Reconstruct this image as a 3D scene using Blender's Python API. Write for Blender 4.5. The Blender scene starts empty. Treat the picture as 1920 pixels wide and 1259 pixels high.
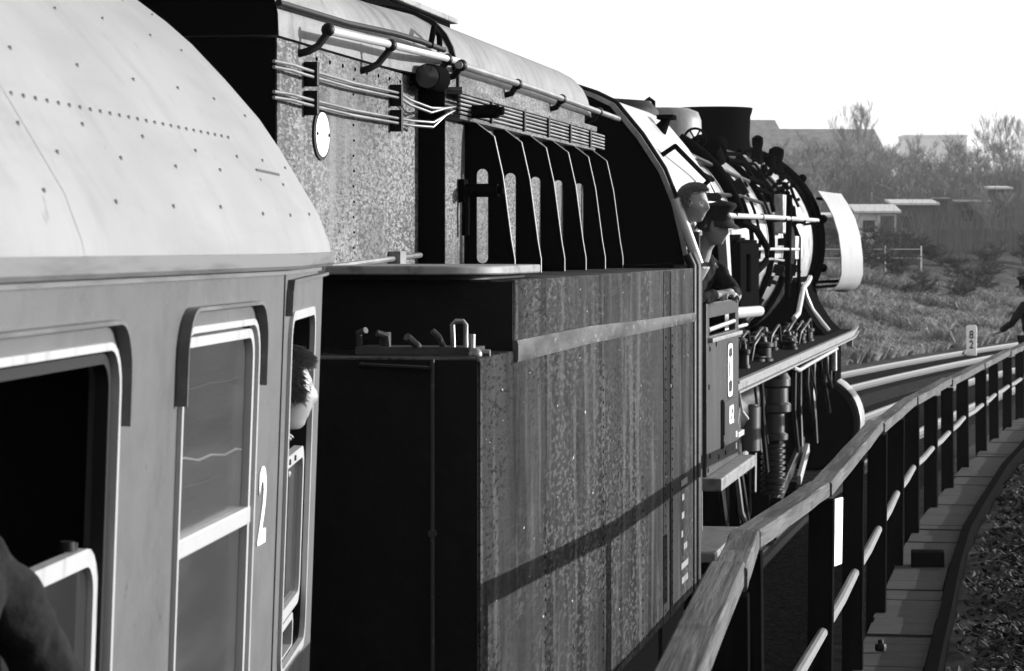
import bpy, bmesh, math, random
import numpy as np
from mathutils import Vector, Matrix, Euler
from mathutils.geometry import tessellate_polygon
from mathutils import noise as mnoise
random.seed(7); RNG = np.random.default_rng(7)
S = bpy.context.scene
COL = S.collection
R = math.radians
PI = math.pi

# ------------------------------------------------------------------ camera, world, sun, exposure
EYE = 3.1                                   # eye height above the rail tops (z = 0)
cam = bpy.data.cameras.new('camera'); cam_o = bpy.data.objects.new('camera', cam); COL.objects.link(cam_o)
cam_o.location = (0, 0, EYE); cam_o.rotation_euler = (R(90), 0, 0)
cam.sensor_width = 36; cam.lens = 5300/1920*36; cam.shift_y = -0.0857
cam.clip_start = 0.3; cam.clip_end = 6000
cam.dof.use_dof = True; cam.dof.focus_distance = 12.5; cam.dof.aperture_fstop = 13
S.camera = cam_o
SUN_AZ, SUN_EL = R(70), R(9)                # azimuth from +Y towards +X
world = bpy.data.worlds.new('World'); S.world = world; world.use_nodes = True
nt = world.node_tree; nt.nodes.clear()
sky = nt.nodes.new('ShaderNodeTexSky'); sky.sky_type = 'NISHITA'; sky.sun_disc = False
sky.sun_elevation = SUN_EL; sky.sun_rotation = SUN_AZ
sky.air_density = 2.0; sky.dust_density = 1.0; sky.ozone_density = 1.0
bw = nt.nodes.new('ShaderNodeRGBToBW'); bg = nt.nodes.new('ShaderNodeBackground'); wo = nt.nodes.new('ShaderNodeOutputWorld')
nt.links.new(sky.outputs[0], bw.inputs[0]); nt.links.new(bw.outputs[0], bg.inputs[0]); nt.links.new(bg.outputs[0], wo.inputs[0])
bg.inputs[1].default_value = 0.15
sun = bpy.data.lights.new('sun', 'SUN'); sun.energy = 3.4; sun.angle = R(0.5); sun.color = (1, 1, 1)
sun_o = bpy.data.objects.new('sun', sun); COL.objects.link(sun_o)
sd = Vector((math.sin(SUN_AZ)*math.cos(SUN_EL), math.cos(SUN_AZ)*math.cos(SUN_EL), math.sin(SUN_EL)))
sun_o.rotation_euler = sd.to_track_quat('Z', 'Y').to_euler()
S.view_settings.view_transform = 'Standard'; S.view_settings.look = 'None'
S.view_settings.exposure = 1.55; S.view_settings.gamma = 1; S.view_settings.use_curve_mapping = False

# ------------------------------------------------------------------ materials (a black-and-white photograph: greys only)
def mat(name, v, rough=.6, metal=0, layers=(), bump=None, spec=.5, rough_noise=None, coat=0):
    m = bpy.data.materials.new(name); m.use_nodes = True
    n = m.node_tree; n.nodes.clear()
    out = n.nodes.new('ShaderNodeOutputMaterial'); p = n.nodes.new('ShaderNodeBsdfPrincipled')
    n.links.new(p.outputs[0], out.inputs[0])
    p.inputs['Roughness'].default_value = rough; p.inputs['Metallic'].default_value = metal
    p.inputs['Specular IOR Level'].default_value = spec
    if coat: p.inputs['Coat Weight'].default_value = coat; p.inputs['Coat Roughness'].default_value = .12
    tc = n.nodes.new('ShaderNodeTexCoord')
    def noise(scale, detail=6, rgh=.6, seed=0):
        mp = n.nodes.new('ShaderNodeMapping'); mp.inputs['Scale'].default_value = scale if hasattr(scale, '__len__') else (scale,)*3
        mp.inputs['Location'].default_value = (seed*3.7, seed*1.3, seed*2.1)
        t = n.nodes.new('ShaderNodeTexNoise'); t.inputs['Scale'].default_value = 1; t.inputs['Detail'].default_value = detail; t.inputs['Roughness'].default_value = rgh
        n.links.new(tc.outputs['Object'], mp.inputs[0]); n.links.new(mp.outputs[0], t.inputs[0]); return t.outputs[0]
    def ramp(sock, lo, hi, a=0., b=1.):
        r = n.nodes.new('ShaderNodeMapRange'); r.inputs[1].default_value = lo; r.inputs[2].default_value = hi
        r.inputs[3].default_value = a; r.inputs[4].default_value = b; n.links.new(sock, r.inputs[0]); return r.outputs[0]
    cur = None
    for i, L in enumerate(layers):
        fac = ramp(noise(L['s'], L.get('d', 6), L.get('r', .6), i+L.get('seed', 0)), L['lo'], L['hi'], 0, L.get('a', 1))
        if 'm' in L:
            mu = n.nodes.new('ShaderNodeMath'); mu.operation = 'MULTIPLY'; n.links.new(fac, mu.inputs[0]); n.links.new(ramp(noise(L['m'][0], 4, .6, i+20), L['m'][1], L['m'][2]), mu.inputs[1]); fac = mu.outputs[0]
        mx = n.nodes.new('ShaderNodeMix'); mx.data_type = 'FLOAT'
        if cur is None: mx.inputs[2].default_value = v
        else: n.links.new(cur, mx.inputs[2])
        mx.inputs[3].default_value = L['v']; n.links.new(fac, mx.inputs[0]); cur = mx.outputs[0]
    if cur is None: p.inputs['Base Color'].default_value = (v, v, v, 1)
    else:
        c = n.nodes.new('ShaderNodeCombineColor'); 
        for k in range(3): n.links.new(cur, c.inputs[k])
        n.links.new(c.outputs[0], p.inputs['Base Color'])
    if bump:
        b = n.nodes.new('ShaderNodeBump'); b.inputs['Strength'].default_value = bump[1]; b.inputs['Distance'].default_value = bump[2] if len(bump) > 2 else .01
        n.links.new(noise(bump[0], 8, .65, 5), b.inputs['Height']); n.links.new(b.outputs[0], p.inputs['Normal'])
    if rough_noise:
        n.links.new(ramp(noise(rough_noise[0], 6, .6, 9), .35, .65, rough_noise[1], rough_noise[2]), p.inputs['Roughness'])
    return m
M = {}
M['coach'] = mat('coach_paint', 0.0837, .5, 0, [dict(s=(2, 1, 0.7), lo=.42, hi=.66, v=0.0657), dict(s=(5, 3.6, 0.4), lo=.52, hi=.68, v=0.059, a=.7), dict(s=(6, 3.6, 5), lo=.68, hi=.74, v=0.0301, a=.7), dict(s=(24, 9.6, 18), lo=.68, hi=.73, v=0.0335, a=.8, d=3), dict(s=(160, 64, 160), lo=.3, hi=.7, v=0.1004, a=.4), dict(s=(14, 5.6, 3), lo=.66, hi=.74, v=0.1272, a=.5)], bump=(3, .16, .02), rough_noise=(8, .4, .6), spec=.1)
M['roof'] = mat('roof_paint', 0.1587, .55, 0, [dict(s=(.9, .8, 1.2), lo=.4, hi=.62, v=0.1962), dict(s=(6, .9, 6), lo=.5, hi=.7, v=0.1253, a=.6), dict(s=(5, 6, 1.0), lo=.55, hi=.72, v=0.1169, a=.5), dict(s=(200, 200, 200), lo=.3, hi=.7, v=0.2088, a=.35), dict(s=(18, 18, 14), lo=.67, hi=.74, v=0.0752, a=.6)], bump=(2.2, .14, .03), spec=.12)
M['gutter'] = mat('gutter_paint', 0.1075, .5, 0, [dict(s=(10, 2, 30), lo=.5, hi=.7, v=0.0563)], spec=0.2)
M['alu'] = mat('pale_window_frame_metal', 0.351, .35, .15, [dict(s=(20, 20, 4), lo=.55, hi=.75, v=0.225)])
M['hood'] = mat('dark_hood_strip', .05, .4, 0, [dict(s=(9, 3, 9), lo=.5, hi=.7, v=.10)], spec=.6)
M['rubber'] = mat('black_rubber', .012, .6, spec=0.1)
M['strip'] = mat('dusty_beading', .075, .6, 0, [dict(s=(9, 2, 9), lo=.42, hi=.6, v=.035), dict(s=(30, 8, 30), lo=.6, hi=.68, v=.2, a=.7)], spec=.05)
M['rivet'] = mat('dark_rivet', 0.126, .6)
M['frost'] = mat('rippled_window_glass', 0.04, .14, 0, [dict(s=(2, 1.2, 12), lo=.45, hi=.7, v=0.06), dict(s=(1, .8, 2), lo=.45, hi=.75, v=0.028)], bump=((.6, 1.1, 9), .10, .03), spec=.45)
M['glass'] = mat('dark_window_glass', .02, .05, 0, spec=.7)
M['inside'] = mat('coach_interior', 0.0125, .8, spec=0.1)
M['curtain'] = mat('partition_board', 0.04, .7, spec=0.1)
M['white'] = mat('white_paint', 0.72, .5, 0, [dict(s=9, lo=.55, hi=.75, v=0.495)], spec=0.2)
M['tank'] = mat('tender_paint', 0.0218, .6, 0, [dict(s=(1, .5, .7), lo=.42, hi=.62, v=0.0345), dict(s=(2.2, 2.8, .45), lo=.48, hi=.6, v=0.0069, a=.9), dict(s=(2.5, 4.2, .6), lo=.52, hi=.63, v=0.0552, a=.85), dict(s=(34, 13, 50), lo=.51, hi=.58, v=0.0862, a=.5, m=((1, .8, .8), .45, .62)), dict(s=(44, 18, 66), lo=.54, hi=.59, v=0.0034, a=.85, m=((1, .6, .7), .42, .58)), dict(s=(22, 9, 30), lo=.705, hi=.73, v=0.299, a=.95, d=3)], bump=((14, 4, 16), .4, .02), rough_noise=((3, 3, 2), .45, .75), spec=.02)
M['bunker'] = mat('flaky_bunker_paint', .06, .5, 0, [dict(s=(1, .7, 1.1), lo=.42, hi=.6, v=.115), dict(s=(3, 17, 58), lo=.47, hi=.55, v=.03, a=.85, m=((1, 1, 1.6), .36, .52)), dict(s=(3, 27, 88), lo=.5, hi=.56, v=.2, a=.9, m=((1, 1.2, 1.5), .38, .54)), dict(s=(3, 30, 95), lo=.565, hi=.61, v=.008, a=.9, m=((1, .8, 1.3), .4, .56)), dict(s=(1, 2.6, .4), lo=.54, hi=.66, v=.03, a=.8), dict(s=(1, 4, .4), lo=.56, hi=.66, v=.15, a=.6)], bump=((8, 11, 40), .9, .016), rough_noise=(14, .4, .65), spec=.1)
M['bunkroof'] = mat('dusty_bunker_roof', 0.1388, .5, 0, [dict(s=(1.2, 9, 1.2), lo=.5, hi=.64, v=0.0529, a=.75), dict(s=(60, 60, 60), lo=.5, hi=.6, v=0.0826, a=.5), dict(s=(3, 2, 3), lo=.5, hi=.7, v=0.1818)], bump=(25, .25, .01), spec=0.2)
M['black'] = mat('sooty_black_and_shade', 0.005, .5, 0, [dict(s=12, lo=.5, hi=.75, v=0.0098)], bump=(20, .2, .01), spec=0.12)  # sooty paint on fittings; on the tank's rear plates it is painted shade
M['dull'] = mat('matt_soot_and_shade', 0.0042, .85, spec=0)  # soot on engine parts; on the bunker end plates it is painted shade
M['fin_edge'] = mat('rubbed_sunlit_edge', 0.2975, .5)  # rubbed paint with sunlight put into its pale colour
M['pipe'] = mat('worn_pipe', 0.135, .38, .5, [dict(s=(9, 4, 9), lo=.45, hi=.7, v=0.2475)])
M['steel'] = mat('bright_steel', .62, .3, .8)
M['gloss'] = mat('oily_black_casting', .012, .3, 0, spec=.5)
M['boiler'] = mat('oily_boiler_cladding', 0.2448, .42, .4, [dict(s=(2.4, 1.0, 2.4), lo=.42, hi=.66, v=0.36), dict(s=(6, 4, 3), lo=.53, hi=.66, v=0.0504, a=.8)], bump=(6, .1, .01), rough_noise=(5, .34, .55))
M['cabroof'] = mat('pale_cab_roof', 0.3366, .45, 0, [dict(s=(2, 3, 2), lo=.5, hi=.7, v=0.2448)], spec=0.25)
M['cabside'] = mat('cab_side_paint', 0.033, .42, 0, [dict(s=(4, 1.75, 0.5), lo=.45, hi=.7, v=0.0561), dict(s=(40, 14, 40), lo=.6, hi=.68, v=0.099, a=.6)], bump=(14, .2, .01), spec=0.1)
M['step'] = mat('worn_step_plate', 0.168, .5, 0, [dict(s=(12, 12, 12), lo=.5, hi=.65, v=0.08)], spec=0.2)
M['deflector'] = mat('pale_deflector_paint', 0.2065, .45, 0, [dict(s=(3, 3, 2), lo=.5, hi=.7, v=0.1664)], spec=0.25)
M['wood'] = mat('weathered_timber', .095, .85, 0, [dict(s=(14, .7, 14), lo=.42, hi=.64, v=.05), dict(s=(45, 1.6, 45), lo=.5, hi=.66, v=.125), dict(s=(70, 1.2, 70), lo=.58, hi=.64, v=.03, a=.8), dict(s=(5, 3, 5), lo=.58, hi=.7, v=.03, a=.8)], bump=((60, 2.5, 60), .6, .008), spec=.04)
M['darkwood'] = mat('tarred_timber', 0.005, .75, 0, [dict(s=(20, 20, 2), lo=.45, hi=.7, v=0.0086)], bump=((40, 40, 4), .4, .01), spec=0)
M['pole'] = mat('peeled_pole', 0.0971, .7, 0, [dict(s=(30, 4, 30), lo=.5, hi=.7, v=0.0571)])
M['plank'] = mat('walkway_board', 0.0426, .85, 0, [dict(s=(2, 14, 6), lo=.4, hi=.7, v=0.0249), dict(s=6, lo=.55, hi=.7, v=0.0567)], bump=((6, 40, 6), .5, .01), spec=0.1)
M['rail'] = mat('polished_rail_head', 0.18, .45, .3)
M['railside'] = mat('rusty_rail', 0.072, .7, spec=0.2)
M['sleeper'] = mat('oak_sleeper', 0.0245, .85, spec=0)
M['skin'] = mat('skin', 0.2102, .5, spec=0.25)
M['eye'] = mat('eye_dark', .03, .2)
M['hair_fair'] = mat('fair_hair', 0.072, .5, 0, [dict(s=(80, 80, 20), lo=.4, hi=.65, v=0.12)], spec=0.2)
M['hair_dark'] = mat('dark_hair', 0.025, .5, spec=0.2)
M['coat'] = mat('dark_wool_cloth', 0.011, .9, 0, [dict(s=60, lo=.4, hi=.7, v=0.0175)], bump=(9, .5, .02), spec=0.05)
M['shirt'] = mat('grey_cloth', 0.06, .9, bump=(9, .4, .02), spec=0.1)
M['twig'] = mat('bare_twig_bark', 0.1338, .9)
M['twig2'] = mat('pale_twig_bark', 0.2107, .9)
M['bushm'] = mat('dark_bramble', 0.0264, .9)
M['grass'] = mat('dry_winter_grass', 0.2165, .9, 0, [dict(s=(.45, .25, .4), lo=.42, hi=.6, v=0.1082), dict(s=2.5, lo=.45, hi=.65, v=0.3346), dict(s=(.9, .5, .9), lo=.58, hi=.7, v=0.059)], spec=.1)
M['leaf'] = mat('fallen_leaves', .022, .7, 0, [dict(s=1.3, lo=.48, hi=.62, v=.008), dict(s=11, lo=.6, hi=.66, v=.09), dict(s=17, lo=.66, hi=.70, v=.4)], spec=.15)
M['earth'] = mat('field_earth', 0.06, .95, 0, [dict(s=.5, lo=.4, hi=.65, v=0.102), dict(s=4, lo=.45, hi=.65, v=0.036)], bump=(3, .8, .1), spec=0)
M['ballast'] = mat('ballast_stone', 0.0351, .95, 0, [dict(s=16, lo=.4, hi=.6, v=0.0162), dict(s=30, lo=.55, hi=.65, v=0.0675)], bump=(18, 1, .05), spec=0)
M['concrete'] = mat('old_concrete', 0.024, .9, 0, [dict(s=3, lo=.4, hi=.7, v=0.012)], spec=0)
M['shedroof'] = mat('pale_felt_roof', 0.525, .6)
M['shedwall'] = mat('pale_shed_wall', .5, .7, 0, [dict(s=2, lo=.45, hi=.7, v=.35)])
M['shedwood'] = mat('brown_shed_boards', .10, .8, 0, [dict(s=(5, 5, .5), lo=.4, hi=.7, v=.06)])
M['tileroof'] = mat('old_tiled_roof', 0.3315, .85, 0, [dict(s=(1, 1, 2), lo=.4, hi=.7, v=0.221)])
M['hallwall'] = mat('rendered_wall', .35, .85)
M['blockwall'] = mat('pale_tower_wall', 0.75, .85)
M['road'] = mat('pale_track_gravel', .45, .9)

# ------------------------------------------------------------------ mesh builder
class B:
    def __init__(s): s.v = []; s.f = []
    def add(s, vs, fs):
        o = len(s.v); s.v += [tuple(p) for p in vs]; s.f += [tuple(i+o for i in f) for f in fs]; return s
    def box(s, x0, x1, y0, y1, z0, z1):
        vs = [(x, y, z) for x in (x0, x1) for y in (y0, y1) for z in (z0, z1)]
        return s.add(vs, [(0, 1, 3, 2), (4, 6, 7, 5), (0, 4, 5, 1), (2, 3, 7, 6), (0, 2, 6, 4), (1, 5, 7, 3)])
    def obox(s, c, ax, ay, az):          # oriented box: centre and three half-axis vectors
        c = Vector(c); ax, ay, az = Vector(ax), Vector(ay), Vector(az)
        vs = [c+ax*i+ay*j+az*k for i in (-1, 1) for j in (-1, 1) for k in (-1, 1)]
        return s.add(vs, [(0, 1, 3, 2), (4, 6, 7, 5), (0, 4, 5, 1), (2, 3, 7, 6), (0, 2, 6, 4), (1, 5, 7, 3)])
    def tube(s, pts, r, n=8, closed=False):
        pts = [Vector(p) for p in pts]; N = len(pts); rs = r if hasattr(r, '__len__') else [r]*N
        up = None; rings = []
        for i, p in enumerate(pts):
            if closed: t = pts[(i+1) % N]-pts[i-1]
            else: t = pts[min(i+1, N-1)]-pts[max(i-1, 0)]
            t = t.normalized() if t.length > 1e-9 else Vector((0, 0, 1))
            if up is None:
                up = Vector((0, 0, 1)) if abs(t.z) < .9 else Vector((1, 0, 0))
            u = (up-t*up.dot(t)); u = u.normalized() if u.length > 1e-6 else t.orthogonal().normalized()
            up = u; w = t.cross(u)
            rings.append([p+(u*math.cos(2*PI*k/n)+w*math.sin(2*PI*k/n))*rs[i] for k in range(n)])
        return s.loft(rings, True, not closed, closed)
    def loft(s, rings, ring_closed=True, caps=True, closed=False):
        n = len(rings[0]); vs = [p for r in rings for p in r]; fs = []; N = len(rings)
        for i in range(N if closed else N-1):
            a, b = i*n, ((i+1) % N)*n
            for k in range(n if ring_closed else n-1):
                k2 = (k+1) % n; fs.append((a+k, a+k2, b+k2, b+k))
        if caps and ring_closed:
            fs.append(tuple(range(n))[::-1]); fs.append(tuple(range((N-1)*n, N*n)))
        return s.add(vs, fs)
    def cyl(s, p0, p1, r0, r1=None, n=20): return s.tube([p0, p1], [r0, r0 if r1 is None else r1], n)
    def lathe(s, prof, c, axis='z', n=32, caps=True):    # prof: (radius, height)
        rings = []
        for r, h in prof:
            ring = []
            for k in range(n):
                a = 2*PI*k/n; u, w = r*math.cos(a), r*math.sin(a)
                ring.append({'z': (c[0]+u, c[1]+w, c[2]+h), 'y': (c[0]+u, c[1]+h, c[2]+w), 'x': (c[0]+h, c[1]+u, c[2]+w)}[axis])
            rings.append(ring)
        return s.loft(rings, True, caps)
    def plate(s, outer, holes, a0, a1, axis='x'):        # flat plate with holes, thickness a0..a1 along axis
        loops = [outer]+list(holes); flat = [p for l in loops for p in l]
        tri = tessellate_polygon([[Vector((p[0], p[1], 0)) for p in l] for l in loops])
        def P(p, a):
            if axis == 'x': a = a(p[0]) if callable(a) else a; return (a, p[0], p[1])
            if axis == 'y': return (p[0], a, p[1])
            return (p[0], p[1], a)
        n = len(flat); vs = [P(p, a0) for p in flat]+[P(p, a1) for p in flat]
        fs = [tuple(t) for t in tri]+[tuple(i+n for i in t) for t in tri]; o = 0
        for l in loops:
            m = len(l)
            for k in range(m): a, b = o+k, o+(k+1) % m; fs.append((a, b, b+n, a+n))
            o += m
        return s.add(vs, fs)
    def sphere(s, c, r, n=12, m=8, sc=(1, 1, 1)):
        rings = [[(c[0]+sc[0]*r*math.sin(PI*(j+.001)/m if j < m else PI-.001)*math.cos(2*PI*k/n), c[1]+sc[1]*r*math.sin(PI*(j+.001)/m if j < m else PI-.001)*math.sin(2*PI*k/n), c[2]+sc[2]*r*math.cos(PI*j/m)) for k in range(n)] for j in range(m+1)]
        return s.loft(rings, True, True)
    def mesh(s, name, smooth=35):
        me = bpy.data.meshes.new(name); me.from_pydata(s.v, [], s.f)
        bm = bmesh.new(); bm.from_mesh(me); bmesh.ops.remove_doubles(bm, verts=bm.verts, dist=1e-5)
        bmesh.ops.recalc_face_normals(bm, faces=bm.faces); bm.to_mesh(me); bm.free()
        if smooth: me.shade_smooth(); me.set_sharp_from_angle(angle=R(smooth))
        return me
    def build(s, name, m, parent=None, smooth=35, bevel=0, kind=None, label=None):
        o = link(name, s.mesh(name, smooth), m, parent, kind, label)
        if bevel:
            b = o.modifiers.new('bevel', 'BEVEL'); b.width = bevel; b.segments = 2; b.limit_method = 'ANGLE'; b.angle_limit = R(40)
        return o
def link(name, me, m=None, parent=None, kind=None, label=None):
    o = bpy.data.objects.new(name, me); COL.objects.link(o)
    if m is not None and not len(me.materials): me.materials.append(M[m] if isinstance(m, str) else m)
    if parent is not None: o.parent = parent
    if kind: o['kind'] = kind
    if label: o['label'] = label
    return o
def thing(name, label, cat, loc=(0, 0, 0), rot=(0, 0, 0), group=None):
    o = bpy.data.objects.new(name, None); COL.objects.link(o); o.location = loc; o.rotation_euler = rot; o.empty_display_size = .3
    o['label'] = label; o['category'] = cat
    if group: o['group'] = group
    return o
def tag(o, label, cat, group=None):
    o['label'] = label; o['category'] = cat
    if group: o['group'] = group
    return o
def rrect(a0, a1, b0, b1, r, n=5):
    pts = []
    for (ca, cb, st) in ((a1-r, b1-r, 0), (a0+r, b1-r, 90), (a0+r, b0+r, 180), (a1-r, b0+r, 270)):
        for k in range(n+1):
            t = R(st+90*k/n); pts.append((ca+r*math.cos(t), cb+r*math.sin(t)))
    return pts
def text(name, s, m, parent, loc, rot, size, sx=1, extrude=.0015, shear=0):
    c = bpy.data.curves.new(name, 'FONT'); c.body = s; c.size = size; c.offset = size*.02; c.extrude = extrude; c.align_x = 'CENTER'; c.align_y = 'CENTER'
    tmp = bpy.data.objects.new('tmp', c); COL.objects.link(tmp)
    dg = bpy.context.evaluated_depsgraph_get(); me = bpy.data.meshes.new_from_object(tmp.evaluated_get(dg)); me.name = name
    bpy.data.objects.remove(tmp)
    me.materials.clear()
    o = link(name, me, m, parent); o.location = loc; o.rotation_euler = rot; o.scale = (sx, 1, 1); return o
SIDE = (R(90), 0, R(90))                     # lettering on a face that looks to +x

# ------------------------------------------------------------------ track lines (plan)
trackB = [(-60, -10.5), (-20, -4.6), (0, -2.62), (8.1, -1.89), (9.85, -1.6), (17.6, -.36), (26, 1.22), (35, 3.0), (45.5, 5.45), (54, 7.75), (62, 10.1), (72, 13.4), (86, 18.6), (110, 29), (150, 50), (200, 82)]
_y = np.array([p[0] for p in trackB], float); _x = np.array([p[1] for p in trackB], float)
def hermite(Y):
    Y = np.asarray(Y, float); m = np.gradient(_x, _y); i = np.clip(np.searchsorted(_y, Y)-1, 0, len(_y)-2)
    h = _y[i+1]-_y[i]; t = (Y-_y[i])/h
    return (2*t**3-3*t**2+1)*_x[i]+(t**3-2*t**2+t)*h*m[i]+(-2*t**3+3*t**2)*_x[i+1]+(t**3-t**2)*h*m[i+1]
cy = np.arange(-60, 200, .5); cx = hermite(cy)
tx, ty = np.gradient(cx), np.gradient(cy); tl = np.hypot(tx, ty); tx, ty = tx/tl, ty/tl
def offset_line(d): return cx-ty*d*-1, cy+tx*d*-1      # d > 0 to the right
FENCE = [(6.34, .39, -.95, -2.12), (8.2, .63, -.96, -2.15), (10.0, .83, -1.03, -2.18), (13.1, 1.43, -1.12, -2.25), (15.5, 1.87, -1.12, -2.3), (17.9, 2.31, -1.14, -2.3), (20.5, 2.78, -1.2, -2.3), (22.9, 3.24, -1.24, -2.3), (25.1, 3.72, -1.27, -2.3), (27.2, 4.19, -1.3, -2.3), (29.6, 4.72, -1.32, -2.3), (32, 5.31, -1.34, -2.3), (34.2, 5.83, -1.36, -2.3), (36.3, 6.36, -1.36, -2.3), (38.3, 6.88, -1.36, -2.3), (40.4, 7.42, -1.36, -2.3)]
fy = np.array([p[0] for p in FENCE]); fx = np.array([p[1] for p in FENCE]); frz = np.array([p[2] for p in FENCE])+EYE; fbz = np.array([p[3] for p in FENCE])+EYE
fy2 = np.concatenate([[-30, 0, 3, 4.4], fy, [46, 60]]); fx2 = np.concatenate([[-.5, -.3, 0, .13], fx, [9.0, 13.4]])
def fence_x(Y): return np.interp(Y, fy2, fx2)

# ------------------------------------------------------------------ terrain
def sstep(t): t = np.clip(t, 0, 1); return t*t*(3-2*t)
def ground(X, Y):
    X = np.asarray(X, float); Y = np.asarray(Y, float)
    sh = X.shape; Xf, Yf = X.ravel(), Y.ravel(); z = np.full(Xf.shape, -.22)
    bx, by = offset_line(0)
    xc = np.interp(Yf, cy, cx); hd = np.interp(Yf, cy, tx)
    d = (xc-Xf)*np.sqrt(1-hd**2)              # perpendicular distance to the left of track B
    bank = sstep((d-6.6)/17)*2.45*sstep((Yf-50)/30)
    z += bank
    z += sstep((Yf-125)/190)*8.0+sstep((Yf-300)/900)*10+sstep((Yf-150)/120)*sstep((Xf/np.maximum(Yf, 1)-.14)/.06)*1.5
    plat = sstep((Xf-fence_x(Yf)-.02)/.12)*(1-sstep((Yf-41)/6))*sstep((Yf+20)/5)
    z = z*(1-plat)+plat*(.66+.05*np.sin(Xf*2.1+Yf)*np.cos(Yf*1.3)+.10*sstep((Xf-fence_x(Yf)-1.4)/3))
    return z.reshape(sh)
def axis(segs):
    a = []
    for lo, hi, st in segs: a += list(np.arange(lo, hi, st))
    return np.array(a)
gx = axis([(-900, -100, 80), (-100, -12, 8), (-12, -2, 2), (-2, 12, .2), (12, 45, .75), (45, 120, 5), (120, 1500, 90)])
gy = axis([(-80, -6, 4), (-6, 48, .6), (48, 130, 1), (130, 330, 5), (330, 2400, 90)])
GX, GY = np.meshgrid(gx, gy); GZ = ground(GX, GY)
nx, ny = len(gx), len(gy); idx = np.arange(nx*ny).reshape(ny, nx)
vs = np.stack([GX.ravel(), GY.ravel(), GZ.ravel()], 1)
fs = np.stack([idx[:-1, :-1].ravel(), idx[:-1, 1:].ravel(), idx[1:, 1:].ravel(), idx[1:, :-1].ravel()], 1)
me = bpy.data.meshes.new('ground'); me.from_pydata(vs.tolist(), [], fs.tolist()); me.shade_smooth()
g_o = link('ground', me, 'earth', None, 'structure')

# ------------------------------------------------------------------ railway tracks
def track(d0, y0, y1, name):
    root = bpy.data.objects.new(name, None); COL.objects.link(root); root['kind'] = 'structure'
    lx, ly = offset_line(d0); sel = np.where((ly > y0) & (ly < y1))[0]
    b = B(); rings = []
    for i in sel[::2]:
        p = Vector((lx[i], ly[i], 0)); n = Vector((ty[i], -tx[i], 0))
        rings.append([p+n*o+Vector((0, 0, z)) for o, z in ((-2.0, -.33), (-1.55, -.155), (1.55, -.155), (2.0, -.33))])
    b.loft(rings, False, False); b.build('ballast_bed', 'ballast', root)
    for s in (-1, 1):
        hb, wb = B(), B(); r1, r2 = [], []
        for i in sel:
            p = Vector((lx[i], ly[i], 0)); n = Vector((ty[i], -tx[i], 0)); q = p+n*(s*.7525)
            r1.append([q+n*o+Vector((0, 0, z)) for o, z in ((-.034, -.035), (.034, -.035), (.036, -.006), (.028, 0), (-.028, 0), (-.036, -.006))])
            r2.append([q+n*o+Vector((0, 0, z)) for o, z in ((-.06, -.14), (.06, -.14), (.06, -.128), (.01, -.11), (.01, -.034), (-.01, -.034), (-.01, -.11), (-.06, -.128))])
        w = wb.loft(r2).build('rail', 'railside', root); hb.loft(r1).build('rail_head', 'rail', w)
    me = B().box(-1.25, 1.25, -.13, .13, -.29, -.142).mesh('sleeper', 0)
    s0 = np.concatenate([[0], np.cumsum(np.hypot(np.diff(lx), np.diff(ly)))]); 
    for s in np.arange(s0[sel[0]]+.3, s0[sel[-1]], .63):
        Y = np.interp(s, s0, ly)
        if Y < 38: continue
        o = link('sleeper', me, 'sleeper', root); i = np.searchsorted(s0, s); o.location = (np.interp(s, s0, lx), Y, 0); o.rotation_euler = (0, 0, math.atan2(ty[i], tx[i])-PI/2)
    return root
track(0, -40, 105, 'railway_track'); track(-3.6, 20, 125, 'railway_track')

# ------------------------------------------------------------------ walkway, retaining wall, kerb, fence
ywalk = np.arange(-6, 46, .25)
wall_b = B(); wall_b.loft([[(fence_x(y)-.03, y, -.4), (fence_x(y)-.03, y, .74), (fence_x(y)+.02, y, .74), (fence_x(y)+.02, y, -.4)] for y in ywalk]).build('retaining_wall', 'concrete', None, kind='structure')
walk = bpy.data.objects.new('walkway', None); COL.objects.link(walk); walk['kind'] = 'structure'
wb = B(); wb.loft([[(fence_x(y)+.02, y, .60), (fence_x(y)+.02, y, .745), (fence_x(y)+.41, y, .745), (fence_x(y)+.41, y, .60)] for y in ywalk]).build('walkway_bed', 'concrete', walk)
y = -5.5
while y < 45:
    L = random.choice([.3, .5, .5, .9, .9]); g = .016
    a, b2 = y+g/2, y+L-g/2
    nrm = lambda q: math.atan2(float(fence_x(q+.3)-fence_x(q-.3)), .6)
    dz = random.uniform(-.008, .008); x0, x1 = random.uniform(-.01, .01)+.0, .385+random.uniform(-.01, .01)
    def P(q, o, z): th = nrm(q); return (float(fence_x(q))+o*math.cos(th), q-o*math.sin(th), z)
    bb = B(); bb.add([P(a, x0, .75), P(a, x1, .75), P(b2, x1, .75), P(b2, x0, .75), P(a, x0, .80+dz), P(a, x1, .80+dz), P(b2, x1, .80+dz), P(b2, x0, .80+dz)], [(0, 3, 2, 1), (4, 5, 6, 7), (0, 1, 5, 4), (1, 2, 6, 5), (2, 3, 7, 6), (3, 0, 4, 7)])
    bb.build('plank', 'plank', walk, 0); y += L
kb = B(); kb.loft([[P(q, .40, .55), P(q, .40, .845), P(q, .47, .845), P(q, .47, .55)] for q in np.arange(-5, 45, .5)]); kb.build('kerb_beam', 'darkwood', walk, 0)
fence = thing('timber_fence', 'long weathered timber post and rail fence curving along the walkway beside the train', 'fence', (float(fx[8]), float(fy[8]), .8))
inv = Matrix.Translation(-fence.location)
def inf(o): o.matrix_parent_inverse = inv; return o
posts = [(4.4, .13, 2.15, 1.0)]+[(fy[i], fx[i], frz[i], fbz[i]) for i in range(len(fy))]
allp = []
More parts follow.
